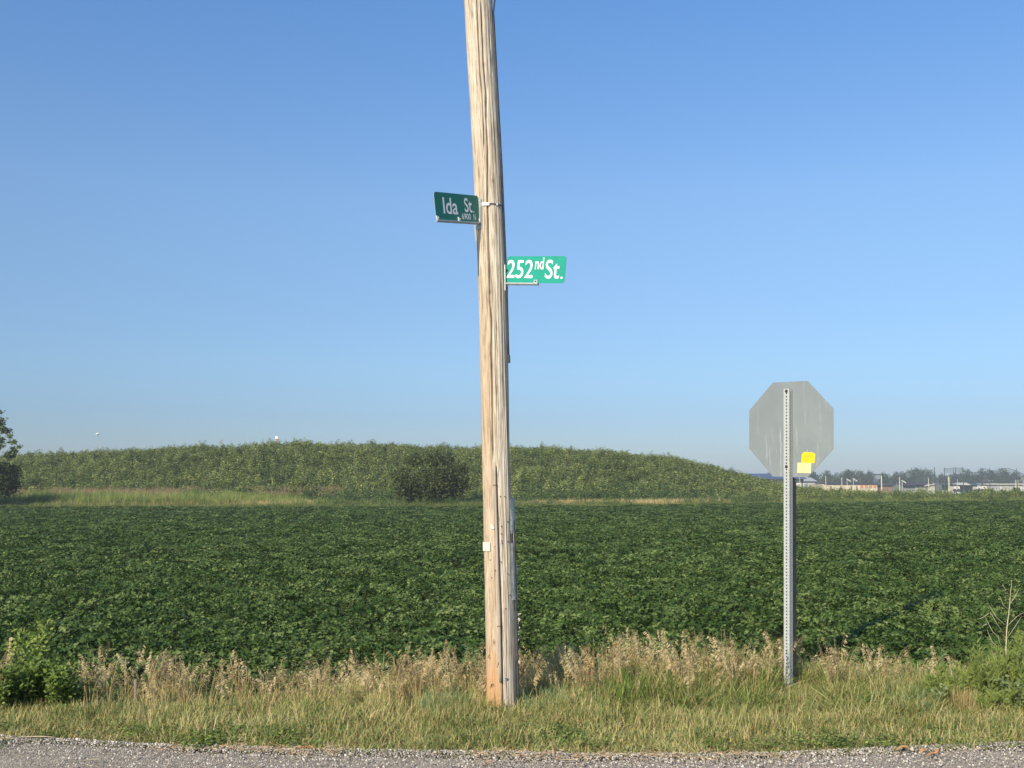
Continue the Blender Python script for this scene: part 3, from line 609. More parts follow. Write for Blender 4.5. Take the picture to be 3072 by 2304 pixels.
# tall mast and orange marker seen over the mound
Y = 420; a = at(293, 1303, Y); o = thing('lamp_mast', (a.x, Y, GZ), 'tiny white disc on a hair-thin mast showing above the left part of the mound', 'mast')
mb = MB(); mb.tube([(0, 0, 0), (0, 0, a.z - GZ)], [.10, .05], 6); put('mast', mb.mesh('mast', [FM['grey_metal']]), o)
mb = MB(); z = a.z - GZ; mb.tube([(0, 0, z - .35), (0, 0, z), (0, 0, z + .25), (0, 0, z + .6)], [.2, .7, .75, .15], 12); put('lamp_ring', mb.mesh('lamp_ring', [M['white']]), o)
Y = YR + 14; a = at(830, 1312, Y); o = thing('marker_post', (a.x, Y, float(gz(a.x, Y))), 'orange marker post with white square top just showing over the mound ridge', 'marker'); zb = float(gz(a.x, Y))
mb = MB(); mb.box((0, 0, (a.z - zb) / 2), (.14, .1, (a.z - zb) / 2)); put('post', mb.mesh('marker_pole', [M['orangeleaf']]), o)
mb = MB(); mb.box((0, -.11, a.z - zb - .05), (.21, .05, .22)); put('top_panel', mb.mesh('marker_top', [M['white']]), o)

# ------------------------------------------------------------------ utility pole
YP = 7.84
PY_ = [-4200, -2400, 0, 500, 850, 1450, 1800, 2125, 2400]
PL = [1245, 1308, 1392, 1420, 1435, 1449, 1456, 1461, 1464]; PR = [1317, 1386, 1476, 1503, 1518, 1533, 1544, 1552, 1556]
pz = [at(1500, q, YP).z for q in PY_]; plx = [at(a, q, YP).x for a, q in zip(PL, PY_)]; prx = [at(a, q, YP).x for a, q in zip(PR, PY_)]
o_ = np.argsort(pz); pz = np.array(pz)[o_]; plx = np.array(plx)[o_]; prx = np.array(prx)[o_]
def pc(z): return (np.interp(z, pz, plx) + np.interp(z, pz, prx)) / 2
def pr(z): return (np.interp(z, pz, prx) - np.interp(z, pz, plx)) / 2
BASE = Vector((float(pc(0.)), YP, 0.))
def pole_za(px, py):
    q = at(px, py, YP - .08); z = q.z; q = at(px, py, YP - .08)
    r = float(pr(z)); a = math.asin(max(-.98, min(.98, (q.x - float(pc(z))) / r))); return z, a
def psurf(z, a, off=0.):
    r = float(pr(z)) + off; return Vector((float(pc(z)) + r * math.sin(a), YP - r * math.cos(a), z)) - BASE
pole = thing('utility_pole', BASE, 'tall weathered wooden utility pole leaning left, carrying both green street signs', 'utility pole')
random.seed(81)
grooves = [([(0, 1443), (200, 1452), (290, 1460), (350, 1459), (450, 1464), (500, 1463), (600, 1463), (700, 1465), (800, 1468), (900, 1469), (960, 1475), (1250, 1477), (1390, 1480)], .0060, .026),
           ([(-60, 1428), (0, 1431), (200, 1439), (300, 1448), (380, 1451), (470, 1452)], .0042, .018), ([(-60, 1412), (0, 1415), (130, 1419)], .0025, .010),
           ([(1385, 1489), (1500, 1492), (1700, 1499), (1850, 1505), (2050, 1508), (2140, 1511)], .0058, .028),
           ([(930, 1489), (1250, 1490), (1400, 1494)], .0022, .008), ([(520, 1448), (700, 1455), (870, 1459)], .0022, .008), ([(1080, 1466), (1250, 1471), (1420, 1474)], .0022, .007)]
for i in range(34):
    y0 = rnd(-100, 2000); L = rnd(100, 500); x0 = lerp(y0, PY_, PL) + rnd(.06, .94) * 84; pts = []
    for k in range(5):
        yy = y0 + L * k / 4; pts.append((yy, x0 + lerp(yy, PY_, PL) - lerp(y0, PY_, PL) + rnd(-2, 2)))
    grooves.append((pts, rnd(.0012, .0024), rnd(.003, .008)))
knots = [(1479, 545, .9), (1454, 196, .5), (1472, 182, .8), (1407, 225, .6), (1470, 877, .8), (1469, 905, .5), (1458, 350, .5), (1483, 1926, 1.0), (1512, 1835, .5), (1500, 1310, .3), (1455, 1070, .4), (1476, 1098, .5)]
G = []
for pts, wd, dp in grooves:
    za = sorted(pole_za(px, py) for py, px in pts); G.append((np.array([q[0] for q in za]), np.array([q[1] for q in za]), wd, dp))
KN = [(*pole_za(px, py), s_) for px, py, s_ in knots]
zs_ = np.concatenate([np.arange(-.35, 5.5, .0125), np.arange(5.5, 10.16, .15)])
fa = np.linspace(-1.75, 1.75, 190); ba = np.linspace(1.75, 2 * math.pi - 1.75, 40)[1:-1]; A = np.concatenate([fa, ba]); na_ = len(A)
ZZ, AA = np.meshgrid(zs_, A, indexing='ij'); RR = pr(ZZ) * 1.0
RR = RR + .0035 * (vnoise(AA * 2.2 + 40, ZZ * 1.1, 60) - .5) * 2 + .0022 * (vnoise(AA * 14 + 40, ZZ * 1.6, 61) - .5) * 2 + .0011 * (vnoise(AA * 45 + 40, ZZ * 3, 62) - .5) * 2
for gzs, gas, wd, dp in G:
    ac = np.interp(ZZ, gzs, gas) + .02 * (vnoise(ZZ * 9, ZZ * 0, int(wd * 1e5)) - .5)
    mk = np.clip((ZZ - gzs[0]) / .1, 0, 1) * np.clip((gzs[-1] - ZZ) / .1, 0, 1)
    RR = RR - dp * mk * np.exp(-(((AA - ac) * pr(ZZ)) / wd) ** 2)
U = AA * .11; VV = ZZ.copy(); kn = np.zeros_like(ZZ)
for kz, ka, s_ in KN:
    du = (AA - ka) * .11; dz = (ZZ - kz); q = np.exp(-(du / .018) ** 2 - (dz / .07) ** 2)
    U = U - du * q * .75 * s_; VV = VV - dz * q * .8; kn = np.maximum(kn, s_ * np.exp(-(du / .010) ** 2 - (dz / .016) ** 2)); RR = RR + .003 * s_ * q
# worn spur marks and a chipped foot
RR = RR + np.clip(.12 - ZZ, 0, .5) * .03
X3 = pc(ZZ) + RR * np.sin(AA) - BASE.x; Y3 = -RR * np.cos(AA); V = np.stack([X3.ravel(), Y3.ravel(), ZZ.ravel()], 1)
nz = len(zs_); Fc = [(i * na_ + k, i * na_ + (k + 1) % na_, (i + 1) * na_ + (k + 1) % na_, (i + 1) * na_ + k) for i in range(nz - 1) for k in range(na_)]
Fc.append(tuple((nz - 1) * na_ + k for k in range(na_)))
me = bpy.data.meshes.new('pole_shaft'); me.from_pydata(V.tolist(), [], Fc); me.materials.append(M['wood'])
me.polygons.foreach_set('use_smooth', [True] * len(me.polygons))
uvl = me.uv_layers.new(name='grain'); li = np.empty(len(me.loops), np.int32); me.loops.foreach_get('vertex_index', li)
uvl.data.foreach_set('uv', np.stack([U.ravel()[li], VV.ravel()[li]], 1).ravel())
st = me.color_attributes.new('stain', 'FLOAT_COLOR', 'POINT')
af = (AA + math.pi) % (2 * math.pi) - math.pi
a4 = np.interp(ZZ, G[3][0], G[3][1])
org = np.clip((.52 - ZZ + .25 * (vnoise(AA * 12 + 9, ZZ * 2, 70) - .5)) / .30, 0, 1) * np.clip((a4 - .03 - af) / .08, 0, 1) * (af > -2)
org = np.maximum(org, .55 * np.clip((vnoise(AA * 9 + 5, ZZ * 1.5, 71) - .62) * 6, 0, 1) * np.clip((1.0 - ZZ) / .4, 0, 1))
brn = np.clip((np.interp(ZZ, G[0][0], G[0][1]) - af) / .15, 0, 1) * np.clip((3.9 - ZZ) / 1.2, .15, 1) * .8
brn = np.where(ZZ < 1.8, np.clip((a4 - .1 - af) / .15, 0, 1) * .6, brn)
st.data.foreach_set('color', np.stack([org.ravel(), brn.ravel(), kn.ravel(), np.ones(org.size)], 1).ravel())
put('shaft', me, pole)

def strip(path, rad, n=6, off=.003, flat=False):
    mb = MB(); P = []
    for px, py in path:
        z, a = pole_za(px, py); P.append(psurf(z, a, off))
    mb.tube(P, [rad] * len(P), n); return mb
def dens_path(path, k=7):
    out = []
    for (a, b), (c, d) in zip(path[:-1], path[1:]):
        for i in range(k): out.append((a + (c - a) * i / k, b + (d - b) * i / k))
    return out + [path[-1]]
tag(put('wire_moulding', strip(dens_path([(1484, 1396), (1486.5, 1500), (1492.5, 1700), (1498, 1850), (1502, 2044)], 5), .0105, 8, .001).mesh('moulding', [M['grayboard']], True), pole), 'narrow grey wire moulding down the lower front')
for px, py in ((1486, 1455), (1499, 1876)):
    mb = MB(); P = []
    for k in range(7):
        z, a = pole_za(px + (k - 3) * 2.6, py + (2 if k in (0, 6) else 0)); P.append(psurf(z, a, .002 + .012 * math.sin(k / 6 * math.pi)))
    mb.tube(P, [.0018] * 7, 5); put('staple', mb.mesh('staple', [M['bolt']]), pole)
P = []
for i in range(24):
    py = 48 + (1078 - 48) * i / 23; z = at(1480, py, YP).z; P.append(psurf(z, 1.36, .003))
mb = MB(); mb.tube(P, [.012] * 24, 6); tag(put('wire_moulding', mb.mesh('moulding_side', [M['steeldark']], True), pole), 'dark wire moulding down the shaded right side')
mb = MB(); mb.tube([P[-1] + Vector((.003, 0, .03)), P[-1] + Vector((.006, 0, -.03))], [.013, .012], 6); put('moulding_end', mb.mesh('moulding_end', [M['steeldark']]), pole)
P0 = P[0]; zt = float(pz[-1]); P = [P0 + Vector((0, 0, -.05)), P0 + Vector((.004, 0, .02)), P0 + Vector((.016, 0, .13))]
for i in range(8):
    z = P0.z + .3 + i * .42; P.append(psurf(z, 1.3, .012 + .006 * math.sin(i * 2.1)))
mb = MB(); mb.tube(P, [.006] * len(P), 6); put('cable', mb.mesh('pole_cable', [M['black']], True), pole)
random.seed(82)
for px, py in ((312, 185), (318, 370), (358, 343), (322, 460), (323, 474), (360, 466), (318, 415), (282, 497), (252, 580), (282, 643), (358, 665), (316, 590), (372, 800), (374, 205), (340, 186), (262, 690), (345, 880)):
    z, a = pole_za(px / 2.0733 + 1350, py / 2.0733 + 1400); q = psurf(z, a, -.002); q2 = psurf(z, a, .006)
    mb = MB(); mb.tube([q, q2], [.0042, .0042], 7); put('nail', mb.mesh('nail', [M['bolt']]), pole)
z, a = pole_za(1517, 2033); mb = MB(); mb.tube([psurf(z, a, 0), psurf(z, a, .007)], [.013, .013], 14); wsh = put('washer', mb.mesh('washer', [M['galv']]), pole)
mb = MB(); mb.tube([psurf(z, a, .0), psurf(z, a, .013)], [.005, .005], 6); put('bolt', mb.mesh('washer_bolt', [M['bolt']]), wsh)
def patch(name, outline, off, th, mat, wob=.0):
    """thin sheet lying on the pole surface"""
    mb = MB(); fr = []; bk = []
    for px, py in outline:
        z, a = pole_za(px, py); e = off + rnd(0, wob); fr.append(psurf(z, a, e + th)); bk.append(psurf(z, a, e))
    n = len(fr); mb.add(fr + bk, [tuple(range(n)), tuple(range(2 * n - 1, n - 1, -1))] + [(i, i + n, (i + 1) % n + n, (i + 1) % n) for i in range(n)])
    return put(name, mb.mesh(name, [mat]), pole)
patch('number_tag', [(1452, 1627), (1472.5, 1626), (1473, 1653), (1453, 1654)], .009, .003, M['paper'])
patch('paper_scrap', [(1472, 1574), (1477, 1571), (1480, 1577), (1484, 1583), (1482, 1587), (1473, 1586)], .003, .002, M['paper'], .003)
def side_sheet(name, prof, mat, th=.003, a0=.95):
    """curled sheet nailed to the pole's right flank; prof = (image y, how far it stands out past the pole edge in m)"""
    mb = MB(); rows = []
    for py, ext in prof:
        z = at(1545, py, YP).z; r = float(pr(z)); row = []
        for k in range(5):
            s_ = k / 4; a = a0 + s_ * .75; row.append(psurf(z, a, .004 + ext * s_ + .002 * math.sin(py * .3 + k)))
        rows.append(row)
    n = len(rows); Vv = [p_ for r_ in rows for p_ in r_]; Vb = [p_ - Vector((math.sin(1.3) * th, -math.cos(1.3) * th, 0)) for p_ in Vv]
    Fq = [(i * 5 + k, i * 5 + k + 1, i * 5 + k + 6, i * 5 + k + 5) for i in range(n - 1) for k in range(4)]
    mb.add(Vv + Vb, Fq + [tuple(reversed([q + 5 * n for q in f])) for f in Fq] + [(i * 5 + 4, i * 5 + 4 + 5 * n, i * 5 + 9 + 5 * n, i * 5 + 9) for i in range(n - 1)])
    return put(name, mb.mesh(name, [mat], False), pole)
tag(side_sheet('plastic_guard', [(1493, .012), (1500, .018), (1520, .016), (1550, .022), (1570, .026), (1590, .022), (1600, .012)], M['oldplastic']), 'upper torn piece of the pale plastic guard on the right flank')
tag(side_sheet('plastic_guard', [(1628, .014), (1636, .020), (1655, .016), (1680, .018), (1710, .022), (1740, .019), (1770, .021), (1798, .020)], M['oldplastic']), 'lower piece of the pale plastic guard on the right flank')
side_sheet('white_strip', [(1833, .016), (1850, .016), (1900, .018), (1940, .019), (1980, .019)], M['paper'], .003, 1.15)
mb = MB(); P = [psurf(at(1545, py, YP).z, 1.32, .012) for py in (1560, 1650, 1750, 1830, 1900, 1990, 2060, 2120)]; mb.tube(P, [.011] * 8, 6); tag(put('ground_conduit', mb.mesh('conduit', [M['steeldark']], True), pole), 'dark conduit under the plastic guard')
mb = MB(); random.seed(83)
for i in range(26):
    py = rnd(1838, 1915); z = at(1548, py, YP).z; b = psurf(z, 1.35, .03); leaflet(mb, b, randdir(-1.3, .3), randdir(0, 1), rnd(.01, .028), .008, 0, simple=True)
put('shredded_paper', mb.mesh('shreds', [M['paper']]), pole)
mb = MB(); z, a = pole_za(1548, 1989); mb.box(psurf(z, 1.35, .02), (.008, .006, .010)); put('tape_end', mb.mesh('tape_end', [M['paper']]), pole)

# ------------------------------------------------------------------ street signs
def text_mesh(body, mat, bold):
    cu = bpy.data.curves.new('lettering', 'FONT'); cu.body = body; cu.size = 1; cu.offset = bold; cu.resolution_u = 6
    ob = bpy.data.objects.new('lettering_tmp', cu); COL.objects.link(ob); dg = bpy.context.evaluated_depsgraph_get(); dg.update()
    me = bpy.data.meshes.new_from_object(ob.evaluated_get(dg)); bpy.data.objects.remove(ob); bpy.data.curves.remove(cu)
    return me
def blade_sign(name, label, pL, pR, H, mat, texts, bold=.012):
    u = (pR - pL); L = u.length; u.normalize(); v = (UP - u * u.z).normalized(); nrm = u.cross(v)      # nrm points to the camera
    org = (pL + pR) / 2
    o = bpy.data.objects.new(name, None); COL.objects.link(o); o.empty_display_size = .2
    o.matrix_world = Matrix((u, v, nrm)).transposed().to_4x4(); o.location = org
    tag(o, label, 'street sign')
    hw, hh, rr = L / 2, H / 2, .022; O = []
    for cx_, cy_, a0 in ((hw - rr, hh - rr, 0), (-hw + rr, hh - rr, 90), (-hw + rr, -hh + rr, 180), (hw - rr, -hh + rr, 270)):
        for k in range(6):
            a = R(a0 + k * 18); O.append((cx_ + rr * math.cos(a), cy_ + rr * math.sin(a)))
    n = len(O); mb = MB(); ins = .994
    mb.add([(x_, y_, .0016) for x_, y_ in O] + [(x_, y_, -.0016) for x_, y_ in O], [tuple(range(n)), tuple(range(2 * n - 1, n - 1, -1))]); mb.add([(x_, y_, .0016) for x_, y_ in O] + [(x_, y_, -.0016) for x_, y_ in O], [(i, i + n, (i + 1) % n + n, (i + 1) % n) for i in range(n)], 1)
    put('blade', mb.mesh('sign_blade', [mat, M['galv']]), o)
    for body, s0, s1, t0, t1 in texts:
        me = text_mesh(body, None, bold); co = np.empty(len(me.vertices) * 3); me.vertices.foreach_get('co', co); co = co.reshape(-1, 3)
        lo = co.min(0); hi_ = co.max(0); X = (co[:, 0] - lo[0]) / (hi_[0] - lo[0]); Yy = (co[:, 1] - lo[1]) / (hi_[1] - lo[1])
        co[:, 0] = -hw + L * (s0 + (s1 - s0) * X); co[:, 1] = hh - H * (t1 + (t0 - t1) * Yy); co[:, 2] = .0024
        me.vertices.foreach_set('co', co.ravel()); me.materials.clear(); me.materials.append(M['letter']); me.update(); put('lettering', me, o)
    return o, u, v, nrm, hw, hh
H1 = .2
pL = at(1304, 616.5, 7.36); pR = at(1437.5, 627.5, 7.76)
o, u, v, nr, hw, hh = blade_sign('street_sign', 'shade-darkened green street sign reading Ida St. on the left of the pole', pL, pR, H1, M['signA'],
    [('Ida', .175, .50, .175, .775), ('St', .655, .83, .125, .655), ('.', .845, .872, .60, .655), ('6900', .575, .78, .70, .93), ('N', .845, .895, .70, .93)], .014)
mb = MB(); mb.box((0, -hh - .006, .006), (hw, .005, .012)); mb.box((0, -hh - .013, .0), (hw, .004, .010)); put('bracket_bar', mb.mesh('bar', [M['cap']]), o)
for q in (-.97, -.02, .95):
    mb = MB(); mb.box((q * hw, -hh + .012, .006), (.004, .016, .004), 0, Matrix.Rotation(.25, 3, 'Z')); mb.box((q * hw + .012, -hh + .008, .006), (.003, .012, .004), 0, Matrix.Rotation(-.3, 3, 'Z')); put('clip', mb.mesh('clip', [M['white']]), o)
mb = MB(); random.seed(84)
for q in np.linspace(-.85, .85, 9): mb.box((hw + .002, q * hh, .001), (.004, .006 + .004 * random.random(), .002))
put('worn_edge', mb.mesh('worn_edge', [M['white']]), o)
def inv(o_, p_): return o_.matrix_world.inverted() @ p_
def world_part(name, parent, mb, mat, smooth=False):
    mw = Matrix.LocRotScale(parent.location, parent.rotation_euler, parent.scale).inverted()
    mb.v = [tuple(mw @ Vector(p_)) for p_ in mb.v]; return put(name, mb.mesh(name, [mat], smooth), parent)
def S(px, py, off): z, a = pole_za(px, py); return psurf(z, a, off) + BASE
mb = MB(); P = [S(1444, py, .008) for py in (596, 620, 650, 686)]; P2 = [S(1433, py, .012) for py in (596, 620, 650, 690)]
for a_, b_, c_, d_ in zip(P[:-1], P[1:], P2[1:], P2[:-1]): mb.add([a_, b_, c_, d_], [(0, 1, 2, 3)])
mb.tube([S(1446, 600, .006), S(1447, 686, .006)], [.004, .004], 4); mb.tube([S(1430, 672, .012), S(1430, 720, .006)], [.012, .006], 5)
world_part('bracket', o, mb, M['cap'])
# steel band round the pole: broad white end, then thin strap with a buckle
mb = MB(); z0 = S(1445, 615, 0).z
def band(a0, a1, n, zf, hf, off):
    Pt = []; 
    for i in range(n + 1):
        a = a0 + (a1 - a0) * i / n; z = zf(i / n); h = hf(i / n); p1 = psurf(z + h, a, off) + BASE; p2 = psurf(z - h, a, off) + BASE; Pt += [p1, p2]
    return Pt, [(2 * i, 2 * i + 1, 2 * i + 3, 2 * i + 2) for i in range(n)]
v_, f_ = band(-.62, .05, 8, lambda s_: z0 + .004 * (1 - s_), lambda s_: .014 - .004 * s_, .006); mb.add(v_, f_); world_part('band_plate', o, mb, M['white'])
mb = MB(); v_, f_ = band(.02, 2 * math.pi - .62, 40, lambda s_: z0 + .003, lambda s_: .0048, .004); mb.add(v_, f_); world_part('band_strap', o, mb, M['bolt'])
mb = MB(); mb.box(S(1490, 614, .006), (.007, .005, .009)); world_part('buckle', o, mb, M['galv'])

pL = at(1519.5, 808.5, 7.80); pR = at(1696.5, 809, 7.525)
o, u, v, nr, hw, hh = blade_sign('street_sign', 'bright green street sign reading 252nd St. on the right of the pole', pL, pR, H1, M['signB'],
    [('252', .012, .462, .14, .825), ('nd', .49, .635, .05, .49), ('St', .67, .905, .135, .835), ('.', .93, .968, .76, .835)], .008)
mb = MB(); mb.box((-hw * .45, -hh - .006, .006), (hw * .60, .005, .012)); mb.box((-hw * .45, -hh - .014, 0), (hw * .60, .004, .009)); put('bracket_bar', mb.mesh('bar2', [M['cap']]), o)
mb = MB(); mb.box((.02 * L if False else hw * .06, -hh + .010, .005), (.016, .013, .003)); c_ = put('clip', mb.mesh('clip2', [M['cap']]), o)
mb = MB(); mb.tube([(hw * .06, -hh + .012, .006), (hw * .06, -hh + .012, .014)], [.005, .005], 6); put('bolt', mb.mesh('clip_bolt', [M['bolt']]), c_)
mb = MB(); P = [S(1512, py, .006) for py in (792, 810, 830, 850, 868)]; P2 = [S(1518, py, .018) for py in (792, 810, 830, 850, 868)]
for a_, b_, c_, d_ in zip(P[:-1], P[1:], P2[1:], P2[:-1]): mb.add([a_, b_, c_, d_], [(0, 1, 2, 3)])
mb.tube([S(1511, 792, .01), S(1512, 870, .01)], [.005, .005], 5); world_part('bracket', o, mb, M['cap'])
for py in (808, 862):
    mb = MB(); p_ = S(1514, py, .012); mb.tube([p_, p_ + Vector((.006, -.016, 0))], [.008, .008], 6); world_part('bolt', o, mb, M['bolt'])

# ------------------------------------------------------------------ stop sign seen from behind
TH = R(46); b0 = at(2365, 2075, 8.47)
ss = thing('stop_sign', (b0.x, 8.47, 0), 'octagonal traffic sign seen from behind, plain grey aluminium with two yellow stickers, on perforated post', 'road sign', None, -TH)
ss.rotation_euler = (0, R(1.5), -TH)
ztop = at(2370, 1168, 8.47).z; s_ = .0255; pitch_ = .0254; mb = MB(); hr = .0068
k0 = -.45; ncell = int((ztop - k0) / pitch_); k0 = ztop - ncell * pitch_ - .0001
for fidx in range(4):
    rot = Matrix.Rotation(fidx * math.pi / 2, 3, 'Z')
    for c_ in range(ncell):
        zc = k0 + (c_ + .5) * pitch_; h2 = pitch_ / 2
        outer = [(s_, 0), (s_, h2), (0, h2), (-s_, h2), (-s_, 0), (-s_, -h2), (0, -h2), (s_, -h2)]
        hole = [(hr * math.cos(k * math.pi / 4), hr * math.sin(k * math.pi / 4)) for k in range(8)]
        P = [rot @ Vector((x_, -s_, zc + z_)) for x_, z_ in outer] + [rot @ Vector((x_, -s_, zc + z_)) for x_, z_ in hole] + [rot @ Vector((x_, -s_ + .0028, zc + z_)) for x_, z_ in hole]
        mb.add(P, [(k, (k + 1) % 8, 8 + (k + 1) % 8, 8 + k) for k in range(8)] + [(8 + k, 8 + (k + 1) % 8, 16 + (k + 1) % 8, 16 + k) for k in range(8)])
put('post', mb.mesh('perforated_post', [M['galv']]), ss)
mb2 = MB(); mb2.box((0, 0, (k0 + ztop) / 2 - .01), (.0195, .0195, (ztop - k0) / 2 - .02)); put('dark_core', mb2.mesh('dark_core', [M['steeldark']]), ss)  # dark core added so the holes look black, not sunlit inside
zc = at(2378, 1288, 8.5).z; RAD = .383 / math.cos(R(22.5)); O = []
for k in range(8):
    a = R(22.5 + 45 * k); c0 = Vector((RAD * math.cos(a), RAD * math.sin(a))); 
    for dlt in (-1, 0, 1):
        d_ = .012; t_ = Vector((-math.sin(a), math.cos(a))) * dlt * d_; O.append(c0 * (1 - (.010 if dlt else .002)) + t_ * .8)
n = len(O); mb = MB(); yb = s_ + .0015
mb.add([(p_.x, yb, zc + p_.y) for p_ in O] + [(p_.x, yb + .002, zc + p_.y) for p_ in O], [tuple(range(n)), tuple(range(2 * n - 1, n - 1, -1))] + [(i, (i + 1) % n, (i + 1) % n + n, i + n) for i in range(n)])
put('sign_plate', mb.mesh('sign_plate', [M['alu']]), ss)
mb = MB(); mb.add([(p_.x * .985, yb + .0026, zc + p_.y * .985) for p_ in O], [tuple(range(n - 1, -1, -1))]); put('sign_face', mb.mesh('sign_face', [M['red']]), ss)
for py in (1175, 1400):
    z = at(2366, py, 8.47).z; mb = MB(); mb.tube([(0, -s_ - .001, z), (0, -s_ - .003, z)], [.013, .013], 12); mb.tube([(0, -s_ - .003, z), (0, -s_ - .011, z)], [.0085, .0085], 6); put('bolt', mb.mesh('sign_bolt', [M['bolt']]), ss)
# second member on the road side of the post, below the plate
zt = at(2378, 1437, 8.5).z; mb = MB(); y0, y1 = s_ + .001, s_ + .058
mb.add([(-.022, y0, -.4), (.022, y0, -.4), (.022, y1, -.4), (-.022, y1, -.4), (-.022, y0, zt + .004), (.022, y0, zt + .004), (.022, y1, zt - .02), (-.022, y1, zt - .02)], [(0, 1, 5, 4), (1, 2, 6, 5), (2, 3, 7, 6), (3, 0, 4, 7), (4, 5, 6, 7)])
put('backing_channel', mb.mesh('backing_channel', [M['steeldark']]), ss)
mb = MB(); mb.box((.0, (y0 + y1) / 2, zt + .006), (.028, .031, .002), 0, Matrix.Rotation(-.38, 3, 'X')); put('channel_cap', mb.mesh('channel_cap', [M['cap']]), ss)
# stickers
def on_plate(px, py):
    # intersect the view ray with the plate plane
    o1 = Vector((0, 0, CAMZ)); d1 = at(px, py, 8.0) - o1; mw = Matrix.LocRotScale(ss.location, ss.rotation_euler, (1, 1, 1)).inverted()
    a = mw @ o1; b = (mw.to_3x3() @ d1); k = (yb - a.y) / b.y; q = a + b * k; return (q.x, q.z)
def sticker(name, pix, mat, e=.0012):
    mb = MB(); Q = [on_plate(*q) for q in pix]; n = len(Q)
    mb.add([(x_, yb - e, z_) for x_, z_ in Q] + [(x_, yb - .0001, z_) for x_, z_ in Q], [tuple(range(n - 1, -1, -1))] + [(i, (i + 1) % n, (i + 1) % n + n, i + n) for i in range(n)]); return put(name, mb.mesh(name, [mat]), ss)
stA = sticker('sticker', [(2404, 1387.5), (2405.5, 1363), (2413, 1356), (2438, 1357.5), (2446, 1362.5), (2443.5, 1389.5)], M['stickerA']); stA['label'] = 'strong yellow sticker with clipped top corners'
stB = sticker('sticker', [(2392.5, 1418), (2393, 1388), (2433.5, 1390), (2432.5, 1419.5)], M['stickerB'], .0010); stB['label'] = 'pale yellow rectangular sticker'
def ink(parent, segs, mat, e):
    mb = MB()
    for x0, x1, y_, w_ in segs:
        Q = [on_plate(x0, y_), on_plate(x1, y_ + .4), on_plate(x1, y_ + .4 + w_), on_plate(x0, y_ + w_)]; mb.add([(a_, yb - e, b_) for a_, b_ in Q], [(0, 1, 2, 3)])
    o2 = put('print', mb.mesh('print', [mat]), parent)
ink(stA, [(2409, 2441, 1365, 1.0), (2410, 2440, 1369, .8), (2411, 2426, 1372.5, .8), (2429, 2440, 1373, .8), (2410, 2423, 1376.5, .8), (2410, 2440, 1380, .9), (2411, 2424, 1383.5, 1.0)], M['ink'], .0018)
ink(stB, [(2399, 2420, 1394.5, .7), (2424, 2428, 1398, .9), (2399, 2409, 1398.5, .7), (2412, 2417, 1399, .7), (2399, 2428, 1403, .3), (2400, 2426, 1412, .4)], M['ink2'], .0016)

# ------------------------------------------------------------------ roadside vegetation
def brome(seed, n=6, h=.45, rad=.06, base=True):
    random.seed(seed); mb = MB()
    for i in range(n):
        a = rnd(0, 6.283); r = rad * random.random(); az = rnd(2.2, 4.6) if random.random() < .75 else rnd(0, 6.28); hh_ = h * rnd(.65, 1.08); ln = rnd(0, .14)
        D = Vector((math.cos(az), math.sin(az), 0)); P = []; p_ = Vector((math.cos(a) * r, math.sin(a) * r, 0)); an = ln
        for k in range(8):
            P.append(p_.copy()); p_ = p_ + (D * math.sin(an) + UP * math.cos(an)) * hh_ / 7; an += .02 if k < 4 else rnd(.15, .38)
        mb.tube(P, [.0023, .0022, .0020, .0018, .0015, .0012, .0009, .0006], 3, 0, False)
        for k in range(30):
            q = 4.1 + 2.9 * random.random() ** .8; j = min(int(q), 6); b = P[j].lerp(P[j + 1], q - j); tp_ = (7.6 - q) / 3.5
            e = b + D * rnd(-.004, .026) * tp_ + Vector((rnd(-.006, .006), rnd(-.006, .006), -rnd(0, .016)))
            leaflet(mb, e, (D * rnd(.5, 1) - UP * rnd(.2, .9) + randdir(-1, 1) * .18), (sd + randdir(-1, 1) * .7), rnd(.018, .034), rnd(.0045, .0075), 1, simple=True)
    if base:
        for i in range(9): blade(mb, (rnd(-1, 1) * rad, rnd(-1, 1) * rad, 0), rnd(0, 6.28), rnd(0, .3), h * rnd(.25, .6), .004, rnd(.2, 1.6), 0, 4)
    return mb.mesh('brome', [M['tan'], M['husk']])
def foot(x, y): return np.where((np.abs(x - 2.27 * y / 8.47) < .22) & (y < 8.56), .32, 1.0)   # trodden round the sign post
def place(n, y0, y1, dens_px, x0=-4.6, x1=4.6):
    x = rng.uniform(x0, x1, n); y = rng.uniform(y0, y1, n); px = CX + x / y * F
    k = rng.random(n) < np.interp(px, *dens_px); return x[k], y[k], px[k]
off_road = lambda x, y: y > roadY(x) + .05 * vnoise(x * 9, x * 0, 90)
# short verge grass
vk = [grass_tuft(400 + i, 30, .10, .0044, 'grass', .075, (.3, 1.9), .8, 3, 'tan', .36) for i in range(7)]
x = rng.uniform(-5.2, 5.2, 7600); y = rng.uniform(6.3, 8.7, 7600)
px_ = CX + x / y * F; k = off_road(x, y - .02) & ~((px_ > 240) & (px_ < 1020) & (y > 7.82 + .15 * vnoise(x * 4, x * 0, 97))); x, y = x[k], y[k]
d = y - roadY(x); k = rng.random(len(x)) < np.clip(.25 + d * 3.0, 0, 1); x, y = x[k], y[k]
d = y - roadY(x); hs = np.clip(.45 + d * 1.1, 0, 1.25) * rng.uniform(.7, 1.25, len(x)) * (.5 + .95 * vnoise(x * 2.2, y * 2.5, 91)) * np.where(rng.random(len(x)) < .04, 1.9, 1)
scat('verge_grass', x, y, vk, rng.uniform(.8, 1.3, len(x)), hs, .12, label='short mixed green and straw grass along the road edge')
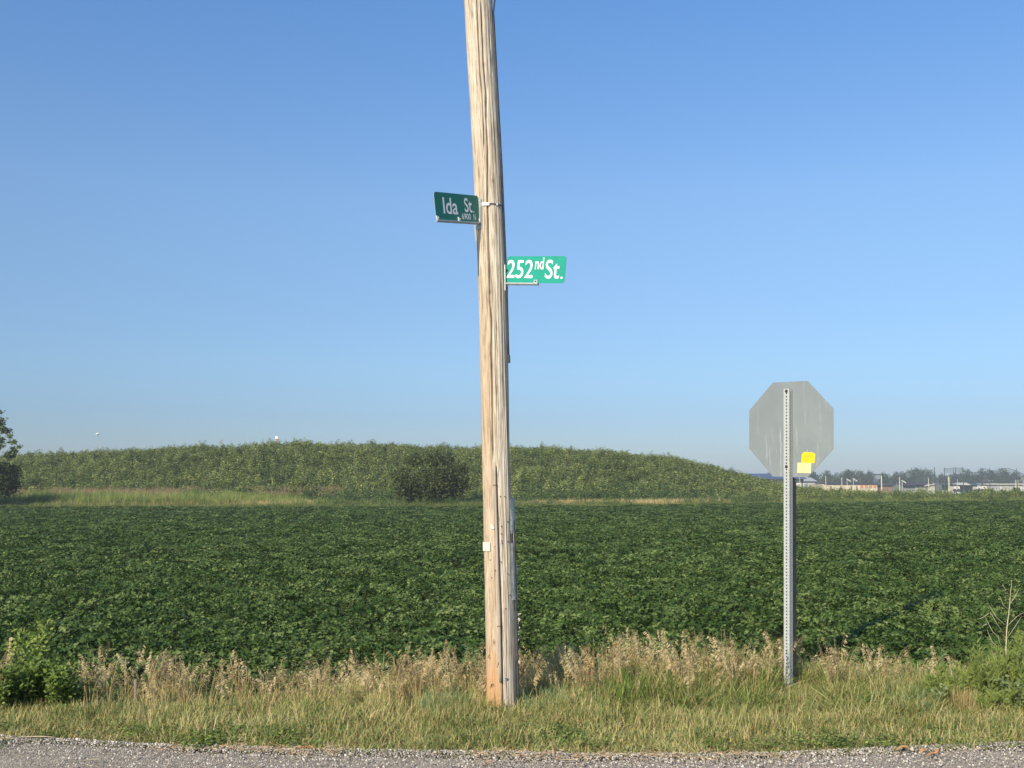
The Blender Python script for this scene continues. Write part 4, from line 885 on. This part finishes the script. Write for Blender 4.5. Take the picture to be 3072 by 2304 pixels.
# middle grass
mk_ = [grass_tuft(420 + i, 24, .22, .0052, 'grass', .07, (.2, 1.5), .4, 4, 'tan', .3) for i in range(6)]
x, y, px = place(3000, 7.35, 8.95, ([-500, 0, 250, 300, 850, 1000, 1800, 2700, 3072], [.25, .15, .10, .06, .12, .8, 1, 1, .5]))
hs = np.interp(px, [0, 500, 900, 1300, 1450, 1600, 1800, 2600, 3000], [.5, .55, .75, .95, .8, .75, 1.0, 1.0, .7]) * np.clip(.55 + (y - 7.35) * .8, 0, 1.1) * (.4 + .6 * foot(x, y)) * rng.uniform(.7, 1.2, len(x))
scat('middle_grass', x, y, mk_, rng.uniform(.8, 1.2, len(x)), hs, .1, label='knee-low grass between the mown verge and the tall dry grass')
# long arching green grass, right half
ak = [grass_tuft(440 + i, 34, .42, .0072, 'greengrass', .09, (.3, 1.7), .4, 5, 'tan', .16) for i in range(6)]
x, y, px = place(1700, 7.62, 8.75, ([1250, 1500, 1560, 1800, 1850, 2350, 2600, 2800, 2900, 3100], [0, .06, .15, .35, 1, 1, .75, .5, .15, .3]))
hs = np.interp(px, [1500, 1800, 1870, 2300, 2700, 3072], [.45, .6, .95, .85, .7, .6]) * rng.uniform(.65, 1.1, len(x)) * np.clip(.6 + (y - 7.75) * .6, 0, 1) * foot(x, y)
scat('long_green_grass', x, y, ak, rng.uniform(.8, 1.15, len(x)), hs, .1, label='long arching green grass right of the utility pole')
bk_ = [grass_tuft(450 + i, 26, .22, .0055, 'bluegrass', .06, (.2, 1.0), .35, 4) for i in range(3)]
x, y, px = place(700, 7.55, 8.1, ([1220, 1260, 1380, 1420, 1600, 1640, 1720, 1760, 2620, 2660, 2740, 2760], [0, .6, .5, 0, 0, .4, .3, 0, 0, .5, .5, 0]))
scat('blue_green_grass', x, y, bk_, rng.uniform(.8, 1.2, len(x)), rng.uniform(.6, 1.1, len(x)), .1, label='blue-green grass patches left of the pole')
# dry brome with seed heads
brK = [brome(460 + i, 4) for i in range(12)]
x, y, px = place(1050, 7.85, 8.75, ([-600, -80, 20, 70, 255, 330, 700, 1000, 1150, 1440, 1475, 1560, 1640, 2300, 2420, 2650, 2740, 2800, 3100], [.5, .5, .5, .03, .05, .5, .36, .26, .6, .9, .7, .7, .85, .8, .55, .45, .12, .1, .2]))
k = y > 7.85 + .55 * rng.random(len(x)) * (px > 1500); x, y, px = x[k], y[k], px[k]
hs = np.interp(px, [0, 280, 340, 600, 900, 1200, 1460, 1560, 1700, 1850, 1950, 2300, 2450, 2700], [1.05, .95, .98, .88, .78, .86, .98, .86, .92, 1.10, 1.12, 1.08, .95, .90]) * rng.uniform(.60, 1.13, len(x))
k = foot(x, y) > .9; x, y, px, hs = x[k], y[k], px[k], hs[k]; zz = gz(x, y) * .7
scat('dry_brome_grass', x, y, brK, rng.uniform(.85, 1.15, len(x)), hs, .09, z=zz, label='tall dry straw-coloured grass with drooping seed heads')
# clover and plantain patches in the verge
random.seed(480); ck = []
for i in range(4):
    mb = MB()
    for j in range(60):
        a = rnd(0, 6.28); r = .10 * math.sqrt(random.random()); leaflet(mb, Vector((math.cos(a) * r, math.sin(a) * r, rnd(.01, .055))), randdir(-.2, .5), (UP + randdir(-1, 1) * .5), rnd(.015, .028), .015, 0, simple=True)
    ck.append(mb.mesh('clover', [M['leafy']]))
x, y, px = place(900, 6.8, 7.3, ([0, 250, 450, 700, 800, 900, 1130, 1180, 1260, 1580, 1600, 1740, 1800, 1900, 1950, 2350, 2450, 2700, 2800, 3000], [.12, .12, .3, .5, .4, 1, .9, .6, .15, .1, .5, .5, .1, .1, .35, .2, .3, .2, .5, .4]))
k = vnoise(x * 3, y * 5, 92) > .42; x, y = x[k], y[k]
scat('clover', x, y, ck, rng.uniform(.8, 1.3, len(x)), None, .05, label='dark green clover patches near the road edge')
# bits of straw along the edge and loose stones on the road
mb = MB(); random.seed(481); lk_ = []
for i in range(4):
    mb = MB()
    for j in range(12):
        a = rnd(0, 6.28); leaflet(mb, Vector((rnd(-.05, .05), rnd(-.03, .03), rnd(.004, .012))), Vector((math.cos(a), math.sin(a), rnd(-.1, .1))), (UP + randdir(-1, 1) * .4), rnd(.01, .05), rnd(.003, .010), random.choice((0, 0, 0, 0, 1)), simple=True)
    lk_.append(mb.mesh('straw_bits', [M['corn'], M['orangeleaf']]))
x = rng.uniform(-5, 5, 800); y = roadY(x) + rng.normal(.03, .06, 800); q_ = vnoise(x * 1.5, x * 0, 95) > .38; x, y = x[q_], y[q_]
scat('straw_litter', x, y, lk_, rng.uniform(.6, 1.4, len(x)), None, .1, z=np.full(len(x), .022), label='straw and dead leaf litter along the road edge')
random.seed(482); pk_ = []
for i in range(8):
    mb = MB(); P = []
    for k in range(3):
        for j in range(6):
            a = j * 1.047 + .3 * k; r = (.8, 1, .55)[k] * rnd(.75, 1.15); P.append((math.cos(a) * r, math.sin(a) * r * rnd(.7, 1), (-.3, .15, .55)[k] * rnd(.8, 1.2)))
    mb.add(P, [(j, (j + 1) % 6, 6 + (j + 1) % 6, 6 + j) for j in range(6)] + [(6 + j, 6 + (j + 1) % 6, 12 + (j + 1) % 6, 12 + j) for j in range(6)] + [(12, 13, 14, 15, 16, 17)]); pk_.append(mb.mesh('pebble', [M['pebble']]))
n = 62000; x = rng.uniform(-5, 5, n); y = roadY(x) + .10 - rng.uniform(0, 1, n) ** 1.5 * 1.9
den = .35 + .65 * np.clip(1 - (roadY(x) - y) / .75, 0, 1) + np.clip((roadY(x) - y - .3), 0, 1) * .0; k = rng.random(n) < den; x, y = x[k], y[k]
scat('loose_gravel', x, y, pk_, rng.gamma(2.4, .0010, len(x)) + .0018, None, .5, z=np.full(len(x), .0250), label='loose crushed stones on the road shoulder')

# individual plants
def groundpt(px, Y): x = xat(px, Y); return Vector((x, Y, float(gz(x, Y))))
def leafy(name, label, px, Y, h, rad, nst, nlf, leaf, mat, seed, zlo=.12, cat='weed', group=None, sm='soystem', wid=.5, up=.2, narrow=False):
    g_ = groundpt(px, Y); h = h - g_.z; o = thing(name, g_, label, cat, group); random.seed(seed); st_ = MB(); lf = MB()
    for i in range(nst):
        a = rnd(0, 6.283); r = rad * math.sqrt(random.random()) * (0 if nst == 1 else 1); hh_ = h * (1 if i == 0 else rnd(.6, 1)); tip = Vector((math.cos(a) * r, math.sin(a) * r, hh_)); P = [Vector((tip.x * .15, tip.y * .15, -.03)), Vector((tip.x * .5, tip.y * .5, hh_ * .5)), tip]
        st_.tube(P, [.004, .003, .001], 4, 0, False)
        m_ = max(1, nlf // nst)
        for k in range(m_):
            q = zlo + (1 - zlo) * random.random() ** .85; b = P[0].lerp(P[1], q * 2) if q < .5 else P[1].lerp(P[2], q * 2 - 1)
            d = randdir(-.3, .9) if not narrow else randdir(.1, 1.1)
            b2 = b + Vector((d.x, d.y, d.z * .3)) * (0 if narrow else rad * .30 * random.random())
            nm = (UP * .5 + sd * .4 + randdir(-1, 1) * .6).normalized()
            leaflet(lf, b2, d + UP * up, nm, leaf * rnd(.6, 1.25), leaf * wid * rnd(.8, 1.2), 0)
    put('stem', st_.mesh('stems', [M[sm]]), o); put('leaves', lf.mesh('leaves', [M[mat]]), o); return o
leafy('leafy_weed', 'bushy green leafy weed at the far left, in front of the yellow-green one', 95, 7.95, .37, .21, 14, 1300, .042, 'leafy', 501, .02)
leafy('leafy_weed', 'bushy green leafy weed between the yellow-green weed and the dry seed grass', 210, 7.9, .36, .17, 12, 950, .040, 'leafy', 502, .02)
leafy('leafy_weed', 'low leafy weed at the left border, below the pink seed heads', 15, 7.8, .27, .16, 10, 700, .038, 'leafy', 503, .02)
leafy('leafy_weed', 'bushy green leafy weed under the yellow-green one, in the middle of the clump', 150, 8.05, .40, .17, 12, 1000, .042, 'leafy', 506, .02)
leafy('leafy_weed', 'low dark leafy weed at the left edge of the dry seed grass', 268, 8.0, .24, .13, 8, 420, .038, 'leafy', 504, .02)
leafy('yellow_green_weed', 'tall pale yellow-green weed rising above the crop at far left', 112, 8.2, .63, .17, 9, 420, .040, 'bright', 505, .45)
for i, (px, Y, tp, wh) in enumerate(((2907, 7.95, 1925, 'tallest of the feathery weeds, left of the bare branched stalk'), (2838, 7.9, 1988, 'leftmost of the feathery weeds'), (2880, 8.1, 1975, 'between the leftmost and the tallest feathery weed'), (2955, 7.85, 1975, 'right next to the tallest feathery weed'), (2992, 8.05, 1945, 'just left of the bare branched stalk foot'), (3050, 7.95, 1950, 'right of the bare branched stalk foot'), (3085, 7.8, 1990, 'cut by the right border'), (2975, 7.75, 2060, 'low one in front of the others'), (2925, 7.72, 2075, 'lowest one, at the front'), (2760, 8.0, 2010, 'first one left of the broom-like tuft'), (2800, 8.1, 1995, 'thin one behind the small pale weed'), (3020, 8.25, 1925, 'directly behind the bare branched stalk'), (2935, 8.2, 1940, 'behind the tallest feathery weed'), (3062, 8.2, 1895, 'far right, behind the grey-green weed'), (3000, 8.15, 1905, 'left of the upper bare stalk'), (2968, 8.1, 1940, 'fourth from the border, half hidden'), (3042, 8.3, 1880, 'highest one, right behind the bare stalk'), (2868, 8.25, 1965, 'behind the dead forked weed'))):
    h = (CAMZ - (tp - HOR) / F * Y) * 1.06
    leafy('feathery_weed', 'upright feathery bright green weed, ' + wh, px, Y, h, .09, 5, 420, .060, 'feather', 510 + i, .08, 'weed', 'feathery weeds at the right', wid=.11, up=.5, narrow=True)
leafy('grey_leaved_weed', 'grey-green leafy weed with crooked stems at the right border', 3035, 7.72, .30, .14, 9, 260, .042, 'grayleaf', 530, .1)
leafy('pale_weed', 'small pale green weed left of the tan broom-like tuft', 2775, 7.85, .22, .09, 6, 150, .035, 'grayleaf', 531, .1)
leafy('pale_weed', 'grey-green weed top beside the left flank of the utility pole', 1400, 8.35, .42, .07, 3, 90, .05, 'grayleaf', 532, .4, wid=.3)
leafy('pale_weed', 'slim pale weed among seed heads right of the perforated post', 2795, 8.2, .44, .05, 3, 70, .04, 'grayleaf', 536, .3, wid=.25)
leafy('dock', 'rusty red dock seed spike in dry grass right of the utility pole', 1765, 8.2, .335, .035, 4, 260, .012, 'rust', 533, .25, 'weed', None, 'stalk', .7)
leafy('dock', 'faint rusty brown seed spike left of the tall pale stalks', 1840, 8.35, .42, .02, 2, 120, .012, 'rust', 534, .4, 'weed', None, 'stalk', .7)
o = thing('burdock', groundpt(1880, 7.12), 'low grey-green broadleaf plant in the verge, right of the pole', 'weed'); random.seed(540)
for i in range(11):
    mb = MB(); a = i * 2.4; leaflet(mb, Vector((0, 0, .015)), Vector((math.cos(a), math.sin(a), rnd(.15, .5))), (UP + randdir(-1, 1) * .2), rnd(.06, .11), .05, 0, .1); put('leaf', mb.mesh('burdock_leaf', [M['grayleaf']]), o)
# crop weeds poking out of the soybeans
for i, (px, tp, Y, wh) in enumerate(((2684, 1806, 18.3, 'left of the pair by the sign shadow'), (2770, 1804, 18.3, 'just below the sign shadow'), (2803, 1803, 18.3, 'right neighbour of the weed under the sign shadow'), (2235, 1832, 17.6, 'left of the perforated post, faint'), (1960, 1862, 16.8, 'above the dry grass between pole and post'))):
    h = CAMZ - (tp - HOR) / F * Y; leafy('crop_weed', 'light green weed tip in the crop, ' + wh, px, Y, h, .05, 1 if i < 3 else 4, 60 if i < 3 else 130, .085, 'feather', 545 + i, .62, 'weed', 'weeds poking out of the crop', wid=.16, narrow=True)
# bare branched stalk at the right
Y = 8.15; g_ = groundpt(3020, Y); o = thing('bare_stalk', g_, 'tall bare pale stalk with thin side branches at the far right', 'dead weed')
def PX(px, py, dy=0): return at(px, py, Y + dy) - g_
mb = MB(); mb.tube([Vector((0, 0, -.02)), PX(3024, 2040), PX(3018, 1950), PX(3020, 1890), PX(3028, 1825), PX(3032, 1775), PX(3036, 1740)], [.0065, .0062, .0058, .005, .0038, .0026, .0012], 5); put('stem', mb.mesh('bare_stem', [M['stalk']], True), o)
random.seed(550)
for a_, mid, b_ in (((3016, 1876), (2988, 1850), (2966, 1814)), ((3014, 1905), (2990, 1870), (2970, 1835)), ((3010, 1924), (2978, 1895), (2956, 1852)), ((3012, 1950), (2998, 1925), (2994, 1905)), ((3018, 1960), (2975, 1925), (2962, 1890)), ((3028, 1830), (3010, 1815), (3000, 1790)), ((3030, 1812), (3045, 1790), (3058, 1765)), ((3020, 1880), (3050, 1850), (3075, 1835)), ((3018, 1920), (3045, 1880), (3064, 1850)), ((3032, 1790), (3016, 1770), (3008, 1752)), ((2962, 1872), (2950, 1876), (2944, 1884)), ((2966, 1840), (2950, 1852), (2932, 1858)), ((3016, 1995), (3050, 1985), (3072, 1960)), ((3014, 2010), (2985, 1985), (2975, 1950))):
    mb = MB(); dy = rnd(-.06, .06); mb.tube([PX(*a_), PX(*mid, dy * .5), PX(*b_, dy)], [.0026, .0020, .0010], 4)
    put('branch', mb.mesh('bare_branch', [M['stalk']], True), o)
mb = MB()
for i in range(60):
    px = rnd(2985, 3072); py = rnd(1735, 1850); leaflet(mb, PX(px, py, rnd(-.06, .06)), randdir(-1, 1), randdir(0, 1), .010, .005, 0, simple=True)
put('seed_pods', mb.mesh('seed_pods', [M['husk']]), o)
Y = 7.95; g_ = groundpt(2856, Y); o = thing('dead_branching_weed', g_, 'small dead forked weed above the tan broom-like tuft', 'dead weed')
mb = MB(); mb.tube([Vector((0, 0, -.02)), PX(2855, 2030), PX(2853, 1995)], [.005, .004, .003], 5); put('stem', mb.mesh('dead_stem', [M['stalk']]), o)
for b_ in ((2836, 1968), (2866, 1978), (2847, 1978), (2876, 1996), (2838, 1995)):
    mb = MB(); mb.tube([PX(2854, 2012), PX((2854 + b_[0]) / 2 + 1, (2000 + b_[1]) / 2), PX(*b_)], [.0028, .002, .001], 4); put('branch', mb.mesh('dead_twig', [M['stalk']]), o)
# broom-like tan tuft
bt = grass_tuft(560, 260, .20, .003, 'tan', .075, (-.1, .35), .38, 4)
tag(put('broom_tuft', bt, None, groundpt(2862, 7.8)), 'tan broom-like tuft of stiff dry grass at the right', 'grass tuft')
bg_ = grass_tuft(561, 150, .34, .007, 'greengrass', .16, (.2, 1.1), .45, 5)
tag(put('green_tussock', bg_, None, groundpt(1885, 7.9)), 'dense bright green grass tussock under the tall pale seed stalks', 'grass tuft')
# single seed stalks that stand clear of the rest
def seed_stalk(px0, Y, tip, wh, seed, lean=0):
    g_ = groundpt(px0, Y); o = thing('seed_stalk', g_, 'tall dry seed stalk ' + wh, 'seed stalk', 'single tall seed stalks'); random.seed(seed)
    T = at(tip[0], tip[1], Y) - g_; D = Vector((-1 if T.x < .02 else 1, -.2, 0)).normalized(); P = []
    for k in range(9):
        q = k / 8; P.append(Vector((T.x * q ** 1.6, 0, T.z * q)) - UP * (.02 * max(0, q - .75) ** 2))
    st_ = MB(); st_.tube(P, [.0024 - .0002 * k for k in range(9)], 4, 0, False); put('stem', st_.mesh('seed_stem', [M['tan']]), o); hd = MB()
    for k in range(70):
        q = rnd(4.9, 8); j = min(int(q), 7); b = P[j].lerp(P[j + 1], q - j); sp_ = (8.3 - q) / 3.3; e = b + D * rnd(-.005, .045) * sp_ - UP * rnd(0, .02) + Vector((0, rnd(-.015, .015), 0))
        leaflet(hd, e, D * .6 - UP * rnd(.1, .8) + randdir(-1, 1) * .25, randdir(-.3, 1), rnd(.018, .030), rnd(.005, .008), 0, simple=True)
    put('seed_head', hd.mesh('seed_head', [M['husk']]), o)
for a in ((352, 8.0, (303, 1930), 'leaning left above the left end of the dry grass', 571), (292, 8.0, (252, 1975), 'short one leaning left, beside the leafy weeds', 572), (1318, 8.25, (1300, 1942), 'alone above the dry grass left of the utility pole', 573), (30, 8.1, (30, 1905), 'with pinkish head at the left border', 574), (475, 8.1, (455, 1955), 'second clear one from the left in the dry grass', 575), (1888, 8.4, (1886, 1878), 'highest over the green tussock', 576), (1920, 8.4, (1912, 1890), 'right neighbour of the highest stalk over the tussock', 577), (1995, 8.4, (1990, 1884), 'second right neighbour of the tussock stalks', 578), (2060, 8.4, (2052, 1885), 'midway between tussock and perforated post', 579), (2205, 8.4, (2200, 1912), 'left of the perforated post', 580), (2345, 8.3, (2342, 1915), 'touching the left edge of the perforated post', 581), (2638, 8.3, (2640, 1937), 'standing alone right of the perforated post', 582), (2726, 8.2, (2722, 1950), 'left of the tallest pale spike at right', 583), (2800, 8.2, (2798, 1930), 'pale spike left of the feathery weeds', 584), (1050, 8.3, (1052, 1942), 'thin green-grey one over the crop, midway between left grass and pole', 585), (540, 8.1, (520, 1966), 'third clear one from the left in the dry grass', 586), (1700, 8.4, (1694, 1916), 'nearest one right of the utility pole', 587)): seed_stalk(*a)
# wooden stake, litter on the shoulder
g_ = groundpt(432, 7.95); mb = MB(); mb.tube([(0, 0, -.1), (.002, 0, .12), (-.003, 0, .225)], [.016, .015, .013], 8)
tag(put('stake', mb.mesh('stake', [M['bark']], True), None, g_), 'short dark stake standing in the dry grass at left', 'stake')
random.seed(590)
def husk(px, py, Lpx, mat, label, cat, ang=0, name='corn_husk', curl=.25):
    Y = CAMZ * F / (py - HOR); L = Lpx / F * Y; mb = MB(); n = 7; W = L * rnd(.10, .16) if name == 'corn_husk' else L * .5
    for i in range(n + 1):
        q = i / n; wv = W * math.sin(math.pi * (.08 + .9 * q)) * .5; zc_ = .012 + L * curl * .25 * math.sin(q * 3.1) * (1 if name != 'corn_husk' else .4)
        for s2 in (-1, 0, 1): mb.v.append(((q - .5) * L, wv * s2, zc_ + (0 if s2 else -wv * .35) + rnd(0, .002)))
    for i in range(n):
        for k in range(2): mb.f.append((i * 3 + k, i * 3 + k + 1, i * 3 + k + 4, i * 3 + k + 3)); mb.m.append(0)
    o = put(name, mb.mesh(name, [mat], True), None, (xat(px, Y), Y, .018)); o.rotation_euler = (0, 0, ang); return tag(o, label, cat, 'dead leaves on the shoulder')
husk(315, 2269, 74, M['corn'], 'single straw-coloured husk lying out on the gravel at left', 'husk', .05)
husk(150, 2203, 120, M['corn'], 'long straw husk along the grass edge at far left', 'husk', .02)
husk(45, 2206, 90, M['corn'], 'straw husk touching the left border by the grass edge', 'husk', -.1)
husk(1010, 2240, 50, M['corn'], 'brownish husk at the grass edge, halfway to the pole', 'husk', -.2)
husk(930, 2232, 34, M['orangeleaf'], 'orange scrap left of the brownish husk', 'dead leaf', .4, 'dead_leaf')
husk(1310, 2250, 36, M['corn'], 'curled husk in the edge below the left of the pole', 'husk', .3, 'corn_husk', .8)
husk(1740, 2253, 46, M['corn'], 'broad husk at the edge right of the pole', 'husk', .1)
husk(1700, 2268, 60, M['corn'], 'thin husk on the gravel right of the pole', 'husk', -.04)
husk(2404, 2206, 16, M['orangeleaf'], 'small orange scrap in the grass under the perforated post', 'dead leaf', .5, 'dead_leaf', .8)
husk(2680, 2243, 48, M['orangeleaf'], 'large folded orange dead leaf at the right', 'dead leaf', -.3, 'dead_leaf', 1.2)
husk(2740, 2244, 36, M['orangeleaf'], 'crumpled dead leaf right of the folded one', 'dead leaf', .6, 'dead_leaf', .9)
husk(2765, 2256, 40, M['orangeleaf'], 'crumpled dead leaf lowest of the pile', 'dead leaf', -.1, 'dead_leaf', .9)
husk(2775, 2243, 30, M['orangeleaf'], 'small dead leaf at the right end of the pile', 'dead leaf', 1.2, 'dead_leaf', .9)

# ------------------------------------------------------------------ air
mb = MB(); mb.box((0, 730, 5.6), (1600, 800, 8.6)); hz = put('haze', mb.mesh('haze', []))
m = bpy.data.materials.new('air'); m.use_nodes = True; t = m.node_tree; t.nodes.clear(); ou = N(t, 'ShaderNodeOutputMaterial'); pv = N(t, 'ShaderNodeVolumePrincipled')
pv.inputs['Color'].default_value = (.80, .88, 1, 1); pv.inputs['Density'].default_value = .0004; pv.inputs['Anisotropy'].default_value = 0
t.links.new(pv.outputs[0], ou.inputs['Volume']); hz.data.materials.append(m); tag(hz, kind='stuff', label='thin morning haze')
